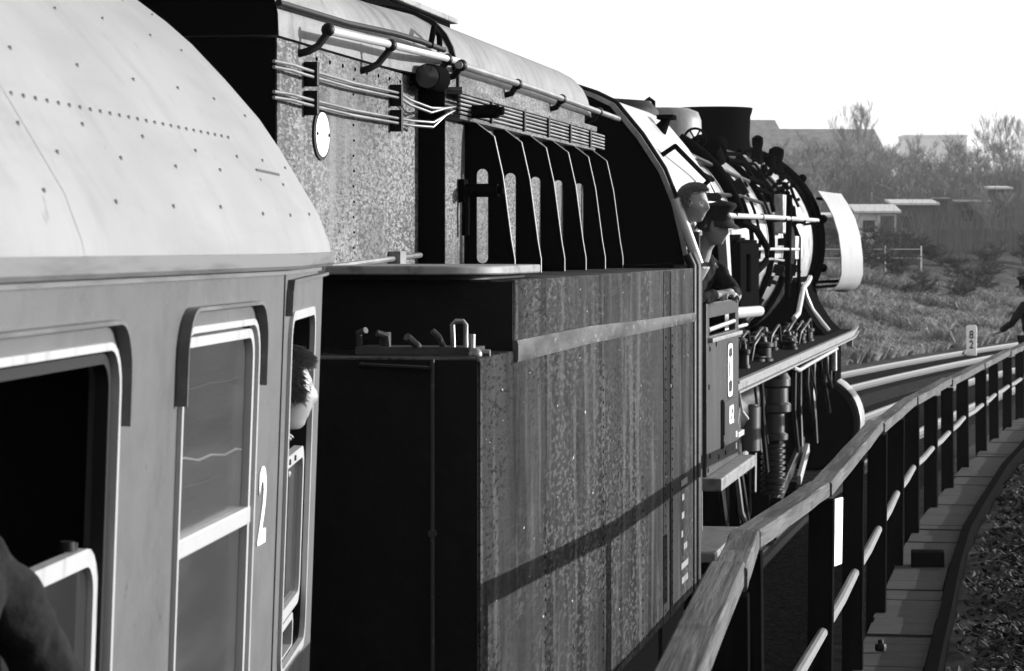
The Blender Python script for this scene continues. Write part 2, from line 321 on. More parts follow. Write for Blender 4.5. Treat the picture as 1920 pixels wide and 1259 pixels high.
for i, (Y, X, zr, zb) in enumerate(posts):
    th = math.atan2(float(fence_x(Y+.5)-fence_x(Y-.5)), 1.0); w = .058+random.uniform(-.003, .004)
    b = B(); c, s_ = math.cos(th), math.sin(th); cxp = X
    b.obox((cxp, Y, (zb-.25+zr-.045)/2), (w*c, -w*s_, 0), (w*s_, w*c, 0), (random.uniform(-.008, .008), 0, (zr-.045-zb+.25)/2))
    inf(b.build('post', 'darkwood', fence, 0, .006)); allp.append((Y, X, zr, zb, th))
def railseg(p, q, w, h, name, m):
    p, q = Vector(p), Vector(q); t = (q-p).normalized(); s = t.cross(Vector((0, 0, 1))).normalized(); u = s.cross(t); N = 7; rings = []
    for k in range(N):
        c = Vector((random.uniform(-.002, .002), (q-p).length*k/(N-1), random.uniform(-.002, .002)))
        ww = w*(1+random.uniform(-.02, .02)); hh = h*(1+random.uniform(-.03, .03)); e = .16
        rings.append([c+Vector((ww*a, 0, hh*b_)) for a, b_ in ((-1, -1+e), (-1+e*.7, -1), (1-e*.7, -1), (1, -1+e), (1, 1-e), (1-e*.7, 1), (-1+e*.7, 1), (-1, 1-e))])
    b = B(); b.loft(rings); o = inf(b.build(name, m, fence, 40)); mm = Matrix((s, t, u)).transposed().to_4x4(); mm.translation = p; o.matrix_basis = mm; return o
i = 0
ends = [0, 3, 5, 7, 9, 11, 13, 16]
for a, b_ in ((0, 2), (2, 3), (3, 4), (4, 6), (6, 8), (8, 10), (10, 12), (12, 14), (14, 16)):
    pa, pb = allp[a], allp[b_]
    railseg((pa[1], pa[0]-.02, pa[2]), (pb[1], pb[0]+.04, pb[2]+(.012 if a % 4 == 0 else 0)), .050, .034, 'top_rail', 'wood')
for a in range(len(allp)-1):
    pa, pb = allp[a], allp[a+1]; zm = 1.34
    p0 = Vector((pa[1]+.01, pa[0]-.0, 1.325)); p1 = Vector((pb[1]+.005, pb[0]-.05, 1.325))
    b = B(); b.tube([p0, p0.lerp(p1, .5)+Vector((0, 0, -.012)), p1], [.026, .027, .024], 10); inf(b.build('mid_rail', 'pole', fence))
b = B(); b.box(-.009, .009, -.11, .11, -.18, .18); o = b.build('marker_board', 'white', None, 0, .003); o.location = (1.74, 15.2, 1.57); o.rotation_euler = (0, R(1), R(-22))
tag(o, 'small white marker board nailed to a dark fence post under the top rail', 'sign')
b = B(); b.box(-.12, .12, -.10, .10, 0, .11); o = b.build('timber_block', 'darkwood', None, 0, .01); o.location = (3.0, 20.4, .803); o.rotation_euler = (0, 0, R(-8)); tag(o, 'dark squared timber block lying across the walkway boards', 'block')
b = B(); b.lathe([(.0, 0), (.03, 0), (.034, .02), (.03, .04), (.016, .045), (.016, .065), (0, .07)], (0, 0, 0), 'z', 6); o = b.build('bolt_head', 'black', None, 30); o.location = (2.10, 16.1, .803); tag(o, 'small dark bolt head standing up from the walkway boards', 'bolt')
# milepost by the far track
mp = thing('milepost', 'small white numbered milepost standing beside the far track', 'milepost', (13.85, 85.2, -.25), (0, 0, R(-12)))
b = B(); b.plate(rrect(-.155, .155, 0, 1.02, .06), [], -.06, .06, 'y'); b.build('stone', 'white', mp, 30, .01)
text('numeral', '8', 'black', mp, (0, -.064, .72), (R(90), 0, 0), .34, .8); text('numeral', '2', 'black', mp, (0, -.064, .42), (R(90), 0, 0), .34, .8)

# ------------------------------------------------------------------ passenger coach
ca = R(2.0); th_c = .0917
rvec = Vector((math.cos(th_c), -math.sin(th_c), 0)); dvec = Vector((math.sin(th_c), math.cos(th_c), 0))
sx_, sz_ = 1.4, 3.1
base = Vector((-1.8871, 8.1283, 0))+rvec*(sx_-(sx_*math.cos(ca)+sz_*math.sin(ca)))+Vector((0, 0, sz_-(-sx_*math.sin(ca)+sz_*math.cos(ca))))
coach = thing('passenger_coach', 'grey railway coach with pale curved roof and open windows, numbered 2, behind the tender', 'railway coach', base)
coach.rotation_euler = (Matrix.Rotation(-th_c, 4, 'Z')@Matrix.Rotation(ca, 4, 'Y')).to_euler()
YE = .27
def cxs(y): return 1.4 if y < -.85 else 1.4-.085*(y+.85)/1.12
W_BIG = (-3.97, -2.685, 1.93, 2.917); W_MID = (-2.105, -1.235, 1.93, 2.925); W_DOOR = (-.735, -.03, 1.99, 2.925)
W_FAR = (-5.9, -4.5, 1.93, 2.917)
def wall(y0, y1, holes, xo=0., th=.05): 
    b = B(); z0, z1 = .95, 3.06
    outer = [(y0, z0), (y1, z0), (y1, z1), (y0, z1)]
    b.plate(outer, [rrect(*h, .085) for h in holes], lambda y: cxs(y)+xo, lambda y: cxs(y)+xo-th, 'x'); return b
body = wall(-20, -.868, [W_BIG, W_MID, W_FAR]).build('side_wall', 'coach', coach, 20)
b = B(); b.plate([(-.856, .95), (YE, .95), (YE, 3.06), (-.856, 3.06)], [rrect(*W_DOOR, .07)], lambda y: cxs(y)+.002, lambda y: cxs(y)-.05, 'x'); door = b.build('door', 'coach', coach, 20)
b = B(); b.box(-1.4, -1.36, -20, YE, .95, 3.06); b.build('side_wall', 'coach', coach, 0)
b = B(); b.box(-1.36, 1.31, YE-.045, YE-.002, .95, 3.06); ring_end = [(1.335, 3.09), (1.298, 3.19), (1.233, 3.291), (1.178, 3.378), (1.114, 3.466), (1.01, 3.58), (.91, 3.68), (.839, 3.742), (.731, 3.82), (.55, 3.91), (.3, 3.98), (0, 4.0)]
b.build('end_wall', 'black', coach, 0)
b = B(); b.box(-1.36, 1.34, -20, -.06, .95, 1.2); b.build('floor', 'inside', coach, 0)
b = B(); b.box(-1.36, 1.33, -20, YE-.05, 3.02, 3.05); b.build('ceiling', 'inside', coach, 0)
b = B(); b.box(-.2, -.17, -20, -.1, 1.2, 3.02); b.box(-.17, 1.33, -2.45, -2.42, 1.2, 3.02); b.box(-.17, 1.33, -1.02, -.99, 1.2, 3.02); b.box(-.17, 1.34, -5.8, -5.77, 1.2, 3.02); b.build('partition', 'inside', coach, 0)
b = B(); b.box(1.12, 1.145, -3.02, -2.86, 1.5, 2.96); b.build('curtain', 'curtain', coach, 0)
# roof: one skin with a raised seam, then rivets
prof = [(1.405, 3.085), (1.40, 3.11), (1.365, 3.195), (1.30, 3.295), (1.243, 3.382), (1.178, 3.47), (1.072, 3.583), (.97, 3.683), (.89, 3.748), (.775, 3.828), (.6, 3.91), (.35, 3.985), (0, 4.01)]
full = prof+[(-x, z) for x, z in prof[:-1][::-1]]
def roof_ring(y, grow=0, taper=0): return [(x-(taper if x > 0 else -taper)*min(1, abs(x)/.6)+(grow if x > 0 else -grow)*.6, y, z+grow*.7) for x, z in full]
ys = list(np.arange(-20, -.9, .8))+[-.85, -.55, -.25, 0, YE+.03]
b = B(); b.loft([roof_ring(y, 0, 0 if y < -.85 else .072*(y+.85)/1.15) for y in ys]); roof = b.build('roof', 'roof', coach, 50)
for ysm in (-.80, -2.95, -5.2): 
    tp = 0 if ysm < -.85 else .072*(ysm+.85)/1.15
    b = B(); b.loft([roof_ring(ysm-.03, .0008, tp), roof_ring(ysm+.03, .0008, tp)], False, False); b.build('seam_strip', 'roof', roof, 50)
def roof_at(y, z):
    zs = [p[1] for p in prof]; xs = [p[0] for p in prof]; x = float(np.interp(z, zs, xs)); dx = float(np.interp(z+.02, zs, xs))-float(np.interp(z-.02, zs, xs))
    n = Vector((.04, 0, -dx)).normalized(); t = 0 if y < -.85 else .072*(y+.85)/1.15
    return Vector((x-t*min(1, x/.6), y, z)), n
b = B()
def rivet(b, p, n, r=.008):
    q = n.orthogonal().normalized(); w = n.cross(q)
    rg = [[p+n*h+(q*math.cos(2*PI*k/6)+w*math.sin(2*PI*k/6))*rr for k in range(6)] for h, rr in ((-.003, r), (.003, r*.8), (.0055, r*.35))]
    b.loft(rg)
for k in range(70):
    yv = -.9-k*.085; rivet(b, *roof_at(yv, 3.372), .0055)
for k in range(15):
    rivet(b, *roof_at(-.72+k*.036, 3.296), .005)
for zz, off in ((3.19, .1), (3.275, .35), (3.325, 0), (3.47, .2), (3.62, .4), (3.74, .1), (3.85, .3)):
    yv = .1-off
    while yv > -6: rivet(b, *roof_at(yv, zz+random.uniform(-.012, .012)), .0058); yv -= .52
b.build('rivets', 'rivet', roof, 50, kind='stuff')
b = B(); b.loft([[(cxs(y)+a, y, z) for a, z in ((-.02, 3.046), (.028, 3.046), (.034, 3.055), (.034, 3.086), (.026, 3.086), (.02, 3.066), (-.02, 3.07))] for y in [-20, -6, -3, -1.5, -.85, -.3, YE+.02]]); b.build('gutter', 'gutter', coach, 20)
b = B(); b.loft([[(cxs(y)+a, y, z) for a, z in ((-.01, 3.032), (.007, 3.032), (.007, 3.0455), (-.01, 3.0455))] for y in [-20, -6, -3, -1.5, -.85, -.3, YE+.01]]); b.build('bead', 'gutter', coach, 20)
# windows
def ringpart(name, h, t, x0, x1, m, parent, r=.085, grow=0):
    a0, a1, b0, b1 = h; b = B()
    b.plate(rrect(a0-grow, a1+grow, b0-grow, b1+grow, r+grow), [rrect(a0-grow+t, a1+grow-t, b0-grow+t, b1+grow-t, max(.01, r+grow-t))], lambda y: cxs(y)+x0, lambda y: cxs(y)+x1, 'x')
    return b.build(name, m, parent, 30)
def hood(h, parent, drop=.10, ext=.026, r=.1):
    a0, a1, b1 = h[0]-.03, h[1]+.03, h[3]+.045; pts = []
    pts.append((a0, b1-r-drop)); 
    for k in range(7): t = R(180-90*k/6); pts.append((a0+r+r*math.cos(t), b1-r+r*math.sin(t)))
    for k in range(7): t = R(90-90*k/6); pts.append((a1-r+r*math.cos(t), b1-r+r*math.sin(t)))
    pts.append((a1, b1-r-drop)); rings = []
    cyy, czz = (a0+a1)/2, b1-.3
    for i, (yy, zz) in enumerate(pts):
        p0 = pts[max(0, i-1)]; p1 = pts[min(len(pts)-1, i+1)]; t = Vector((p1[0]-p0[0], p1[1]-p0[1])).normalized(); n = Vector((-t.y, t.x))
        e = ext*(.25+.75*min(1, i/2, (len(pts)-1-i)/2)) if 0 else ext
        rings.append([(cxs(yy)+a, yy+n.x*c, zz+n.y*c) for a, c in ((.001, -.004), (e, -.004), (e, .004), (.001, .004))])
    b = B(); b.loft(rings); return b.build('rain_hood', 'hood', parent, 20)
def window(h, name='window'):
    f = ringpart(name, h, .015, .011, -.006, 'alu', coach, .085, .008)
    hood(h, f); return f
w = window(W_BIG)
ringpart('seal', (W_BIG[0]+.013, W_BIG[1]-.013, W_BIG[2]+.013, W_BIG[3]-.013), .02, -.004, -.03, 'rubber', w, .075)
s_top = 2.545; sh = (W_BIG[0]+.034, W_BIG[1]-.034, 1.97, s_top)
ringpart('sash', sh, .034, -.012, -.035, 'alu', w, .09)
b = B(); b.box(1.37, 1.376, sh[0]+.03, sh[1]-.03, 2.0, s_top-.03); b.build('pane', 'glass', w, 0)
b = B(); b.cyl((1.372, -2.90, s_top+.004), (1.372, -2.90, s_top+.022), .016, .014, 12); b.cyl((1.372, -2.86, s_top+.002), (1.372, -2.86, s_top+.016), .010, .010, 12); b.build('latch', 'rubber', w)
w = window(W_MID)
b = B(); b.plate(rrect(W_MID[0]+.012, W_MID[1]-.012, 2.478, W_MID[3]-.012, .06), [], 1.384, 1.378, 'x'); b.build('pane', 'frost', w, 0)
b = B(); b.box(1.384, 1.378, W_MID[0]+.012, W_MID[1]-.012, 1.95, 2.442); b.build('pane', 'frost', w, 0)
b = B(); b.box(1.376, 1.404, W_MID[0]+.012, W_MID[1]-.012, 2.441, 2.483); b.build('glazing_bar', 'alu', w, 0, .004)
ringpart('inner_bead', (W_MID[0]+.016, W_MID[1]-.016, W_MID[2]+.016, W_MID[3]-.016), .022, .002, -.02, 'alu', w, .07)
for nm, pts in (('painted_reflection', [(-2.075, 2.652), (-1.95, 2.648), (-1.8, 2.632), (-1.66, 2.634), (-1.5, 2.622), (-1.36, 2.626), (-1.27, 2.618)]), ('painted_reflection', [(-2.07, 2.80), (-1.9, 2.794), (-1.7, 2.797), (-1.5, 2.792), (-1.3, 2.796)]), ('painted_reflection', [(-2.05, 2.59), (-1.8, 2.580), (-1.55, 2.576)])):  # thin built strips that put wavy reflections onto the pane
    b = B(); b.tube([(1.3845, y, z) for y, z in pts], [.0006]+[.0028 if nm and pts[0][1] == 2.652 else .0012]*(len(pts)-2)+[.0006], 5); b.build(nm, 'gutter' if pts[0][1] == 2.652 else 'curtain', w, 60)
w = window(W_FAR); b = B(); b.box(1.37, 1.376, W_FAR[0]+.02, W_FAR[1]-.02, 1.95, 2.9); b.build('pane', 'glass', w, 0)
f = ringpart('window', W_DOOR, .024, .012, -.003, 'alu', door, .07, .01)
ringpart('seal', (W_DOOR[0]+.001, W_DOOR[1]-.001, W_DOOR[2]+.001, W_DOOR[3]-.001), .014, -.004, -.055, 'rubber', f, .07)
ringpart('sash', (W_DOOR[0]+.02, W_DOOR[1]-.02, 2.105, 2.545), .032, -.006, -.03, 'alu', f, .07)
b = B(); b.plate(rrect(W_DOOR[0]+.045, W_DOOR[1]-.045, 2.13, 2.52, .04), [], lambda y: cxs(y)-.018, lambda y: cxs(y)-.024, 'x'); b.build('pane', 'glass', f, 0)
ringpart('lower_sash', (W_DOOR[0]+.02, W_DOOR[1]-.2, 1.99, 2.10), .02, -.006, -.03, 'alu', f, .04)
b = B()
for yy in (-.5, -.35): b.cyl((cxs(yy)-.008, yy, 2.529), (cxs(yy)-.002, yy, 2.529), .008, .008, 8)
b.build('screw_heads', 'rubber', f)
b = B(); b.loft([[(cxs(y)+a, y, z+c) for a, c in ((.001, -.004), (.02, -.004), (.02, .004), (.001, .004))] for y, z in ((-.83, 2.93), (-.82, 2.985), (-.79, 3.014), (-.3, 3.018), (.1, 3.02), (YE, 3.022))]); b.build('rain_hood', 'hood', door, 20)
0 and (b := B()).tube([(cxs(y)+.05 if 0 < i < 3 else cxs(y), y, z) for i, (y, z) in enumerate(((.16, 2.3), (.16, 2.28), (.16, 1.6), (.16, 1.58)))], .012, 8)
text('numeral', '2', 'white', coach, (1.4025, -1.085, 2.458), SIDE, .262, .85)
b = B(); b.loft([[(x*1.0, y, z) for x, z in ((-.6, 1.15), (.6, 1.15), (.62, 3.0), (.5, 3.2), (-.5, 3.2), (-.62, 3.0))] for y in np.linspace(YE-.001, .9, 9)]); b.build('gangway_bellows', 'rubber', coach, 0)
b = B(); b.box(-1.2, 1.2, -19.5, .1, .6, .95); b.build('underframe', 'dull', coach, 0)

# ------------------------------------------------------------------ coal tender
tender = thing('coal_tender', 'dark riveted coal tender with streaked side plates and tall ribbed bunker between coach and engine', 'tender', (-1.5632, 9.8529, 0), (0, 0, -.17228))
b = B(); pr = [(0, 1.12), (6.7, 1.12), (6.7, 2.983), (.7, 2.983), (.7, 2.725), (0, 2.725)]
b.plate(pr, [], -1.475, 1.475, 'x'); tank = b.build('water_tank', 'tank', tender, 20, .012)
b = B(); b.loft([[(1.47, y, z0), (1.488, y, z0), (1.491, y, z0+.012), (1.491, y, z1-.014), (1.486, y, z1), (1.47, y, z1)] for y, z0, z1 in ((.685, 2.684, 2.763), (2.5, 2.69, 2.765), (4.5, 2.682, 2.745), (6.705, 2.678, 2.728))]); b.build('beading_strip', 'strip', tank, 25)
for yy in (5.26, 5.56): b = B(); b.box(1.47, 1.4795, yy, yy+.10, 1.125, 2.975); b.build('cover_strip', 'tank', tank, 0, .003)
b = B(); b.box(1.47, 1.4785, -.001+.002, .05, 1.13, 2.715); b.build('cover_strip', 'tank', tank, 0, .002)
b = B()
for yy, za, zb in ((1.39, 1.13, 2.02), (4.4, 1.2, 2.0), (5.31, 1.2, 2.65), (5.61, 1.2, 2.65), (3.0, 1.15, 2.6)):
    z = za
    while z < zb: rivet(b, Vector((1.4755 if yy < 5 else 1.480, yy, z)), Vector((1, 0, 0)), .009); z += .055
for k in range(100): rivet(b, Vector((1.4755, .06+k*.066, 1.17)), Vector((1, 0, 0)), .009)
b.build('rivets', 'tank', tank, 50, kind='stuff')
b = B(); b.box(-1.468, 1.468, -.005, -.001, 1.13, 2.718); b.build('rear_shade_plate', 'black', tank, 0)  # added black plate, shade of the tank's rear face put into its colour
b = B(); b.box(-1.468, 1.468, .694, .699, 2.728, 2.976); b.build('rear_shade_plate', 'black', tank, 0)  # same painted shade on the rear face of the upper tank
# lettering panel near the front edge (too worn to read)
b = B()
for k, (y0, L_, z) in enumerate(((6.08, .3, 1.78), (6.12, .1, 1.70), (6.1, .12, 1.60), (6.08, .08, 1.50), (6.2, .16, 1.42), (6.08, .34, 1.32), (6.1, .3, 1.24))): b.box(1.4762, 1.4775, y0, y0+L_, z, z+.035)
b.build('worn_lettering', 'step', tank, 0)
# shelf at the rear: hooks, hose cocks, grab rails
b = B(); b.box(.985, 1.41, .25, .45, 2.726, 2.752); b.box(1.06, 1.08, .3, .4, 2.752, 2.80); b.tube([(.99, .3, 2.75), (.99, .28, 2.80), (1.02, .26, 2.81)], .012); b.tube([(1.09, .3, 2.75), (1.09, .28, 2.79), (1.06, .26, 2.80)], .012)
b.tube([(1.2, .3, 2.75), (1.2, .24, 2.765), (1.18, .2, 2.79)], .014); b.tube([(1.29, .3, 2.75), (1.28, .26, 2.79), (1.26, .25, 2.81)], .011); b.build('hook_rack', 'cabside', tender, 40)
b = B(); b.tube([(1.325, .3, 2.752), (1.322, .3, 2.83), (1.335, .3, 2.842), (1.36, .3, 2.842), (1.37, .3, 2.83), (1.37, .3, 2.752)], .009); b.build('grab_loop', 'pipe', tender, 40)
b = B(); b.tube([(1.41, .2, 2.80), (1.41, .2, 2.75), (1.43, .2, 2.735), (1.475, .2, 2.735)], .013); b.sphere((1.43, .16, 2.73), .025); b.build('hose_cock', 'pipe', tender, 40)
b = B(); b.tube([(1.318, -.03, 2.72), (1.318, -.03, 1.15)], .007, 8); b.tube([(1.318, -.02, 2.13), (1.318, -.045, 2.13)], .014, 8); b.build('rear_conduit', 'cabside', tender, 40)
b = B(); b.tube([(1.07, 0, 2.70), (1.07, -.05, 2.70), (1.31, -.05, 2.69), (1.31, 0, 2.69)], .009, 8); b.build('rear_grab_rail', 'black', tender, 40)
b = B()
for s in (-1, 1): b.tube([(s*.62-.2, -.06, z) for z in (1.2, 2.6)], .016); b.tube([(s*.62+.2, -.06, z) for z in (1.2, 2.6)], .016); [b.tube([(s*.62-.2, -.06, z), (s*.62+.2, -.06, z)], .014) for z in np.arange(1.3, 2.6, .3)]
b.build('rear_ladder', 'black', tender, 40)
# hatch cover with rounded plan
b = B(); b.plate(rrect(.1, 1.43, .52, 1.85, .30), [], 3.002, 3.034, 'z'); hatch = b.build('filler_hatch', 'step', tender, 30, .006)
b = B(); b.plate(rrect(.16, 1.37, .58, 1.79, .26), [], 2.984, 3.003, 'z'); b.build('hatch_rim', 'black', hatch, 30)
# coal bunker rear box and ribbed front section
BX, SX = .72, .84
def bunk(xw, zs, y0, y1, arc):
    sec = [(xw, 2.984), (xw, zs)]+arc; full = sec+[(-x, z) for x, z in sec[::-1] if x > 0]
    return full
arc1 = [(.822, 3.925), (.806, 3.982), (.775, 4.038), (.725, 4.092), (.652, 4.132), (.534, 4.162), (.345, 4.182), (0, 4.187)]
def shell(sec, y0, y1, name, m, n=5, z_split=None):
    b = B(); b.loft([[(x, y, z) for x, z in sec] for y in np.linspace(y0, y1, n)]); return b.build(name, m, tender, 40)
sec1 = bunk(BX, 3.84, 0, 0, arc1)
lower = [(BX, 2.727), (BX, 3.836), (-BX, 3.836), (-BX, 2.727)]
rear = shell(lower, .18, 2.6, 'bunker_rear_box', 'bunker')
b = B(); b.box(-BX+.004, BX-.004, .172, .179, 2.73, 3.836); b.build('box_shade_plate', 'dull', rear, 0)  # added black sheet painting the shade on the box's rear end
b = B(); b.loft([[(x*(.876+.124*min(1, max(0, (y-1.7)/1.1))**2), y, z) for x, z in [(.826, 3.845)]+arc1+[(-x, z) for x, z in arc1[::-1][1:]]+[(-.826, 3.845)]] for y in np.linspace(.19, 2.86, 12)]); roof1 = b.build('rear_box_roof', 'bunkroof', rear, 45)
b = B(); b.plate([(x*.876, z) for x, z in [(.824, 3.847)]+arc1+[(-x, z) for x, z in arc1[::-1][1:]]+[(-.824, 3.847)]], [], .180, .1895, 'y'); b.build('roof_end_shade', 'dull', roof1, 0)  # black cover that paints shade on the roof's rear end
b = B(); b.box(-1.0, .53, -.3, 4.5, 4.222, 4.250); b.build('roof_walkway_plate', 'step', rear, 0, .004)
b = B(); b.box(-1.0, .50, -.28, 4.44, 4.17, 4.221); b.build('plate_support', 'dull', rear, 0)
arc2 = [(.83, 3.92), (.815, 3.98), (.785, 4.04), (.735, 4.095), (.66, 4.135), (.54, 4.165), (.35, 4.185), (0, 4.19)]
front = shell([(SX, 2.984), (SX, 3.87), (-SX, 3.87), (-SX, 2.984)], 2.602, 6.74, 'bunker_front', 'bunker')
b = B(); b.loft([[(x*(1-q), y, z-.12*q) for x, z in [(SX, 3.871)]+arc2+[(-x, z) for x, z in arc2[::-1][1:]]+[(-SX, 3.871)]] for y, q in ((2.865, 0), (4, 0), (5.5, 0), (6.9, .0), (7.15, .02), (7.28, .07))]); b.build('front_roof', 'bunkroof', front, 45)
b = B(); b.box(BX+.002, SX-.003, 2.594, 2.601, 2.99, 3.868); b.build('step_shade_plate', 'dull', front, 0)  # black cover painting shade on the rearward face of the step
b = B(); r_ = [(SX+.012, 3.80), (SX+.012, 3.87)]+[(x+.010*(x/SX), z+.010) for x, z in arc2]; b.loft([[(x, y, z) for x, z in r_+[(x-.03*(x/SX), z-.03) for x, z in r_[::-1]]] for y in (2.85, 2.875)]); b.build('roof_collar', 'black', front, 30)
b = B(); b.box(SX, SX+.07, 2.63, 6.76, 3.77, 3.80); b.box(SX, SX+.06, 2.63, 6.76, 3.66, 3.678); b.build('ledge', 'bunker', front, 0, .003)
for k in range(5):
    b = B(); z = 3.69+k*.0185; b.tube([(SX+.055, 2.64, z), (SX+.055, 4.0, z+.002*math.sin(k)), (SX+.055, 5.4, z), (SX+.055, 7.15, z-.004)], .0064, 8); b.build('conduit', 'pipe', front, 50)
for yy in (3.35, 4.25, 5.0, 5.75, 6.5): b = B(); b.box(SX, SX+.072, yy, yy+.035, 3.672, 3.785); b.build('conduit_clip', 'black', front, 0, .003)
fin_o = [(SX-.01, 2.97), (1.066, 2.97), (1.066, 3.045), (1.05, 3.136), (1.012, 3.423), (.972, 3.60), (.875, 3.672), (SX-.01, 3.672)]
finm = B().plate(fin_o, [rrect(.893, .946, 3.03, 3.455, .026)], -.007, .007, 'y').mesh('bunker_rib', 20)
eo = fin_o[1:-1]; edgm = B().loft([[(x+dx, y, z+dz) for dx, y, dz in ((.0005, -.0085, 0), (.003, -.0085, .002), (.003, .0085, .002), (.0005, .0085, 0))] for x, z in eo]).mesh('sunlit_rib_edge', 20)  # pale strips along the rib edges, sunlight put into their colour
for i in range(6):
    o = link('bunker_rib', finm, 'dull', front); o.location = (0, 3.06+.73*i, 0)
    e = link('sunlit_rib_edge', edgm, 'fin_edge', o)
for zz, ln in ((3.705, .15), (3.355, .15)):
    b = B(); b.cyl((SX, 2.93, zz), (1.02, 2.90, zz), .03, .03, 12); b.box(SX+.005, SX+.03, 2.88, 2.97, zz-.05, zz+.05); b.cyl((1.0, 2.90, zz+.002), (1.045, 2.895, zz+.002), .019, .019, 10)
    if zz < 3.5: b.tube([(SX+.03, 2.92, zz), (SX+.035, 2.90, zz-.1), (SX+.03, 2.91, zz-.2)], .018, 8)
    b.build('lamp_bracket', 'dull', front, 40)
# rails and pipes on the rear box
b = B(); b.tube([(BX+.09, .55, 3.888), (BX+.10, 1.5, 3.908), (BX+.13, 2.85, 3.925)], .0155, 12); hr = b.build('handrail', 'alu', rear, 50)
for yy in (.55, 1.55, 2.62): b = B(); b.tube([(BX-.005, yy-.06, 3.80), (BX+.03, yy-.05, 3.81), (BX+.06, yy-.02, 3.83), (BX+.09+.014*yy, yy, 3.88+.012*yy)], .014, 8); b.sphere((BX+.085+.015*yy, yy, 3.883+.014*yy), .026, 10, 6); b.build('handrail_bracket', 'black', hr, 50)
b = B(); b.tube([(BX+.015, .14, 3.955), (BX+.015, 1.2, 3.965), (BX+.03, 2.0, 3.985), (BX+.075, 2.3, 3.975), (BX+.11, 2.62, 3.96)], .013, 8); b.build('roof_edge_pipe', 'black', rear, 50)
for z, zz, yb in ((3.742, 0, 2.06), (3.722, 0, 2.06), (3.637, 1, 2.10), (3.617, 1, 2.10)):
    b = B(); dz = -.06 if not zz else .05
    b.tube([(BX+.035, .0, z), (BX+.035, .25, z+.004), (BX+.035, .45, z), (BX+.035, 1.2, z-.006), (BX+.035, yb, z), (BX+.045, yb+.16, z-.02 if not zz else z), (BX+.10, yb+.33, z-.045 if not zz else z+.0), (BX+.14, 2.50, 3.70 if not zz else 3.67), (BX+.15, 2.66, 3.715 if not zz else 3.70)], .0062, 8); b.build('air_pipe', 'pipe', rear, 60)
for yy in (.56, 2.02):
    for z in (3.732, 3.627): b = B(); b.box(BX, BX+.052, yy, yy+.03, z-.045, z+.045); b.build('pipe_clip', 'black', rear, 0, .004)
b = B()
for k in range(9): rivet(b, Vector((BX+.0005, .75+k*.21, 3.80)), Vector((1, 0, 0)), .010)
for k in range(12): rivet(b, Vector((BX+.0005, 1.35+(k % 2)*.01, 3.1+k*.06)), Vector((1, 0, 0)), .006)
b.build('rivets', 'dull', rear, 50, kind='stuff')
b = B(); b.tube([(BX+.02, .2, 3.01), (BX+.02, 1.4, 3.04), (BX+.02, 2.55, 3.068)], .012, 8); b.box(BX, BX+.05, 2.0, 2.12, 3.03, 3.085); b.build('base_pipe', 'pipe', rear, 40)
def oval(a, c, n=28): return [(.81+a*math.cos(2*PI*k/n), 3.522+c*math.sin(2*PI*k/n)) for k in range(n)]
b = B(); b.plate(oval(.125, .097), [], BX-.001, BX+.008, 'x'); pl = b.build('oval_plate', 'black', rear, 30)
b = B(); b.plate(oval(.105, .083), [], BX+.008, BX+.011, 'x'); b.build('plate_face', 'white', pl, 30)
b = B()
for dy in (-.09, .09): rivet(b, Vector((BX+.012, .81+dy, 3.522)), Vector((1, 0, 0)), .008)
b.build('plate_screw', 'black', pl)
b = B(); b.cyl((BX+.09, 2.36, 3.83), (BX+.09, 2.56, 3.83), .055, .062, 20); b.cyl((BX+.0, 2.45, 3.83), (BX+.09, 2.45, 3.83), .03, .03, 10); lp = b.build('lamp', 'dull', rear, 40)
b = B(); b.lathe([(0, -.012), (.03, -.008), (.05, 0), (.05, .004), (0, .004)], (BX+.09, 2.352, 3.83), 'y', 20); b.build('lamp_glass', 'frost', lp, 60)
b = B(); b.tube([(BX+.09, 2.42, 3.955), (BX+.10, 2.43, 4.02), (BX+.09, 2.5, 4.05), (BX+.10, 2.57, 4.02), (BX+.10, 2.58, 3.95)], .013, 8); b.build('lifting_eye', 'dull', rear, 60)
# top handrail of the front section
b = B(); b.tube([(SX+.055, 2.62, 3.895), (SX+.06, 4.6, 3.90), (SX+.06, 7.75, 3.89)], .017, 10); hr = b.build('top_handrail', 'pipe', front, 50)
for yy in (2.66, 4.1, 5.5, 6.9): b = B(); b.tube([(SX-.01, yy, 3.84), (SX+.03, yy, 3.85), (SX+.058, yy, 3.893)], .015, 8); b.sphere((SX+.06, yy, 3.895), .027, 10, 6); b.build('handrail_bracket', 'black', hr, 50)
# front end: shield, standpipes
b = B(); b.box(-1.38, 1.36, 6.702, 7.55, 1.12, 3.0); b.build('gangway_shield', 'dull', tender, 0)
for yy, xx, r_ in ((6.80, 1.455, .028), (7.02, 1.45, .036)): b = B(); b.tube([(xx, yy, 1.1), (xx, yy, 3.0), (xx-.03, yy, 3.06)], r_, 12); b.build('standpipe', 'black', tender, 50)
b = B(); b.box(-1.40, 1.42, .0, 6.7, .86, 1.118); b.build('tender_frame', 'dull', tender, 0)
def wheel_mesh(r, n_sp, w=.13):
    b = B(); b.lathe([(r-.07, -w/2), (r-.02, -w/2), (r-.02, w/2), (r-.07, w/2), (r-.07, -w/2)], (0, 0, 0), 'x', 36, False)
    b.lathe([(0, -.1), (.13, -.1), (.13, .1), (0, .1)], (0, 0, 0), 'x', 16)
    for k in range(n_sp): a = 2*PI*k/n_sp; b.tube([(0, .1*math.cos(a), .1*math.sin(a)), (0, (r-.06)*math.cos(a), (r-.06)*math.sin(a))], [.035, .024], 6)
    t = B(); t.lathe([(r-.019, -w/2), (r, -w/2), (r+.025, w/2-.105), (r+.025, w/2-.132), (r, w/2), (r-.019, w/2), (r-.019, -w/2)], (0, 0, 0), 'x', 36, False)
    return b.mesh('wheel'), t.mesh('tyre')
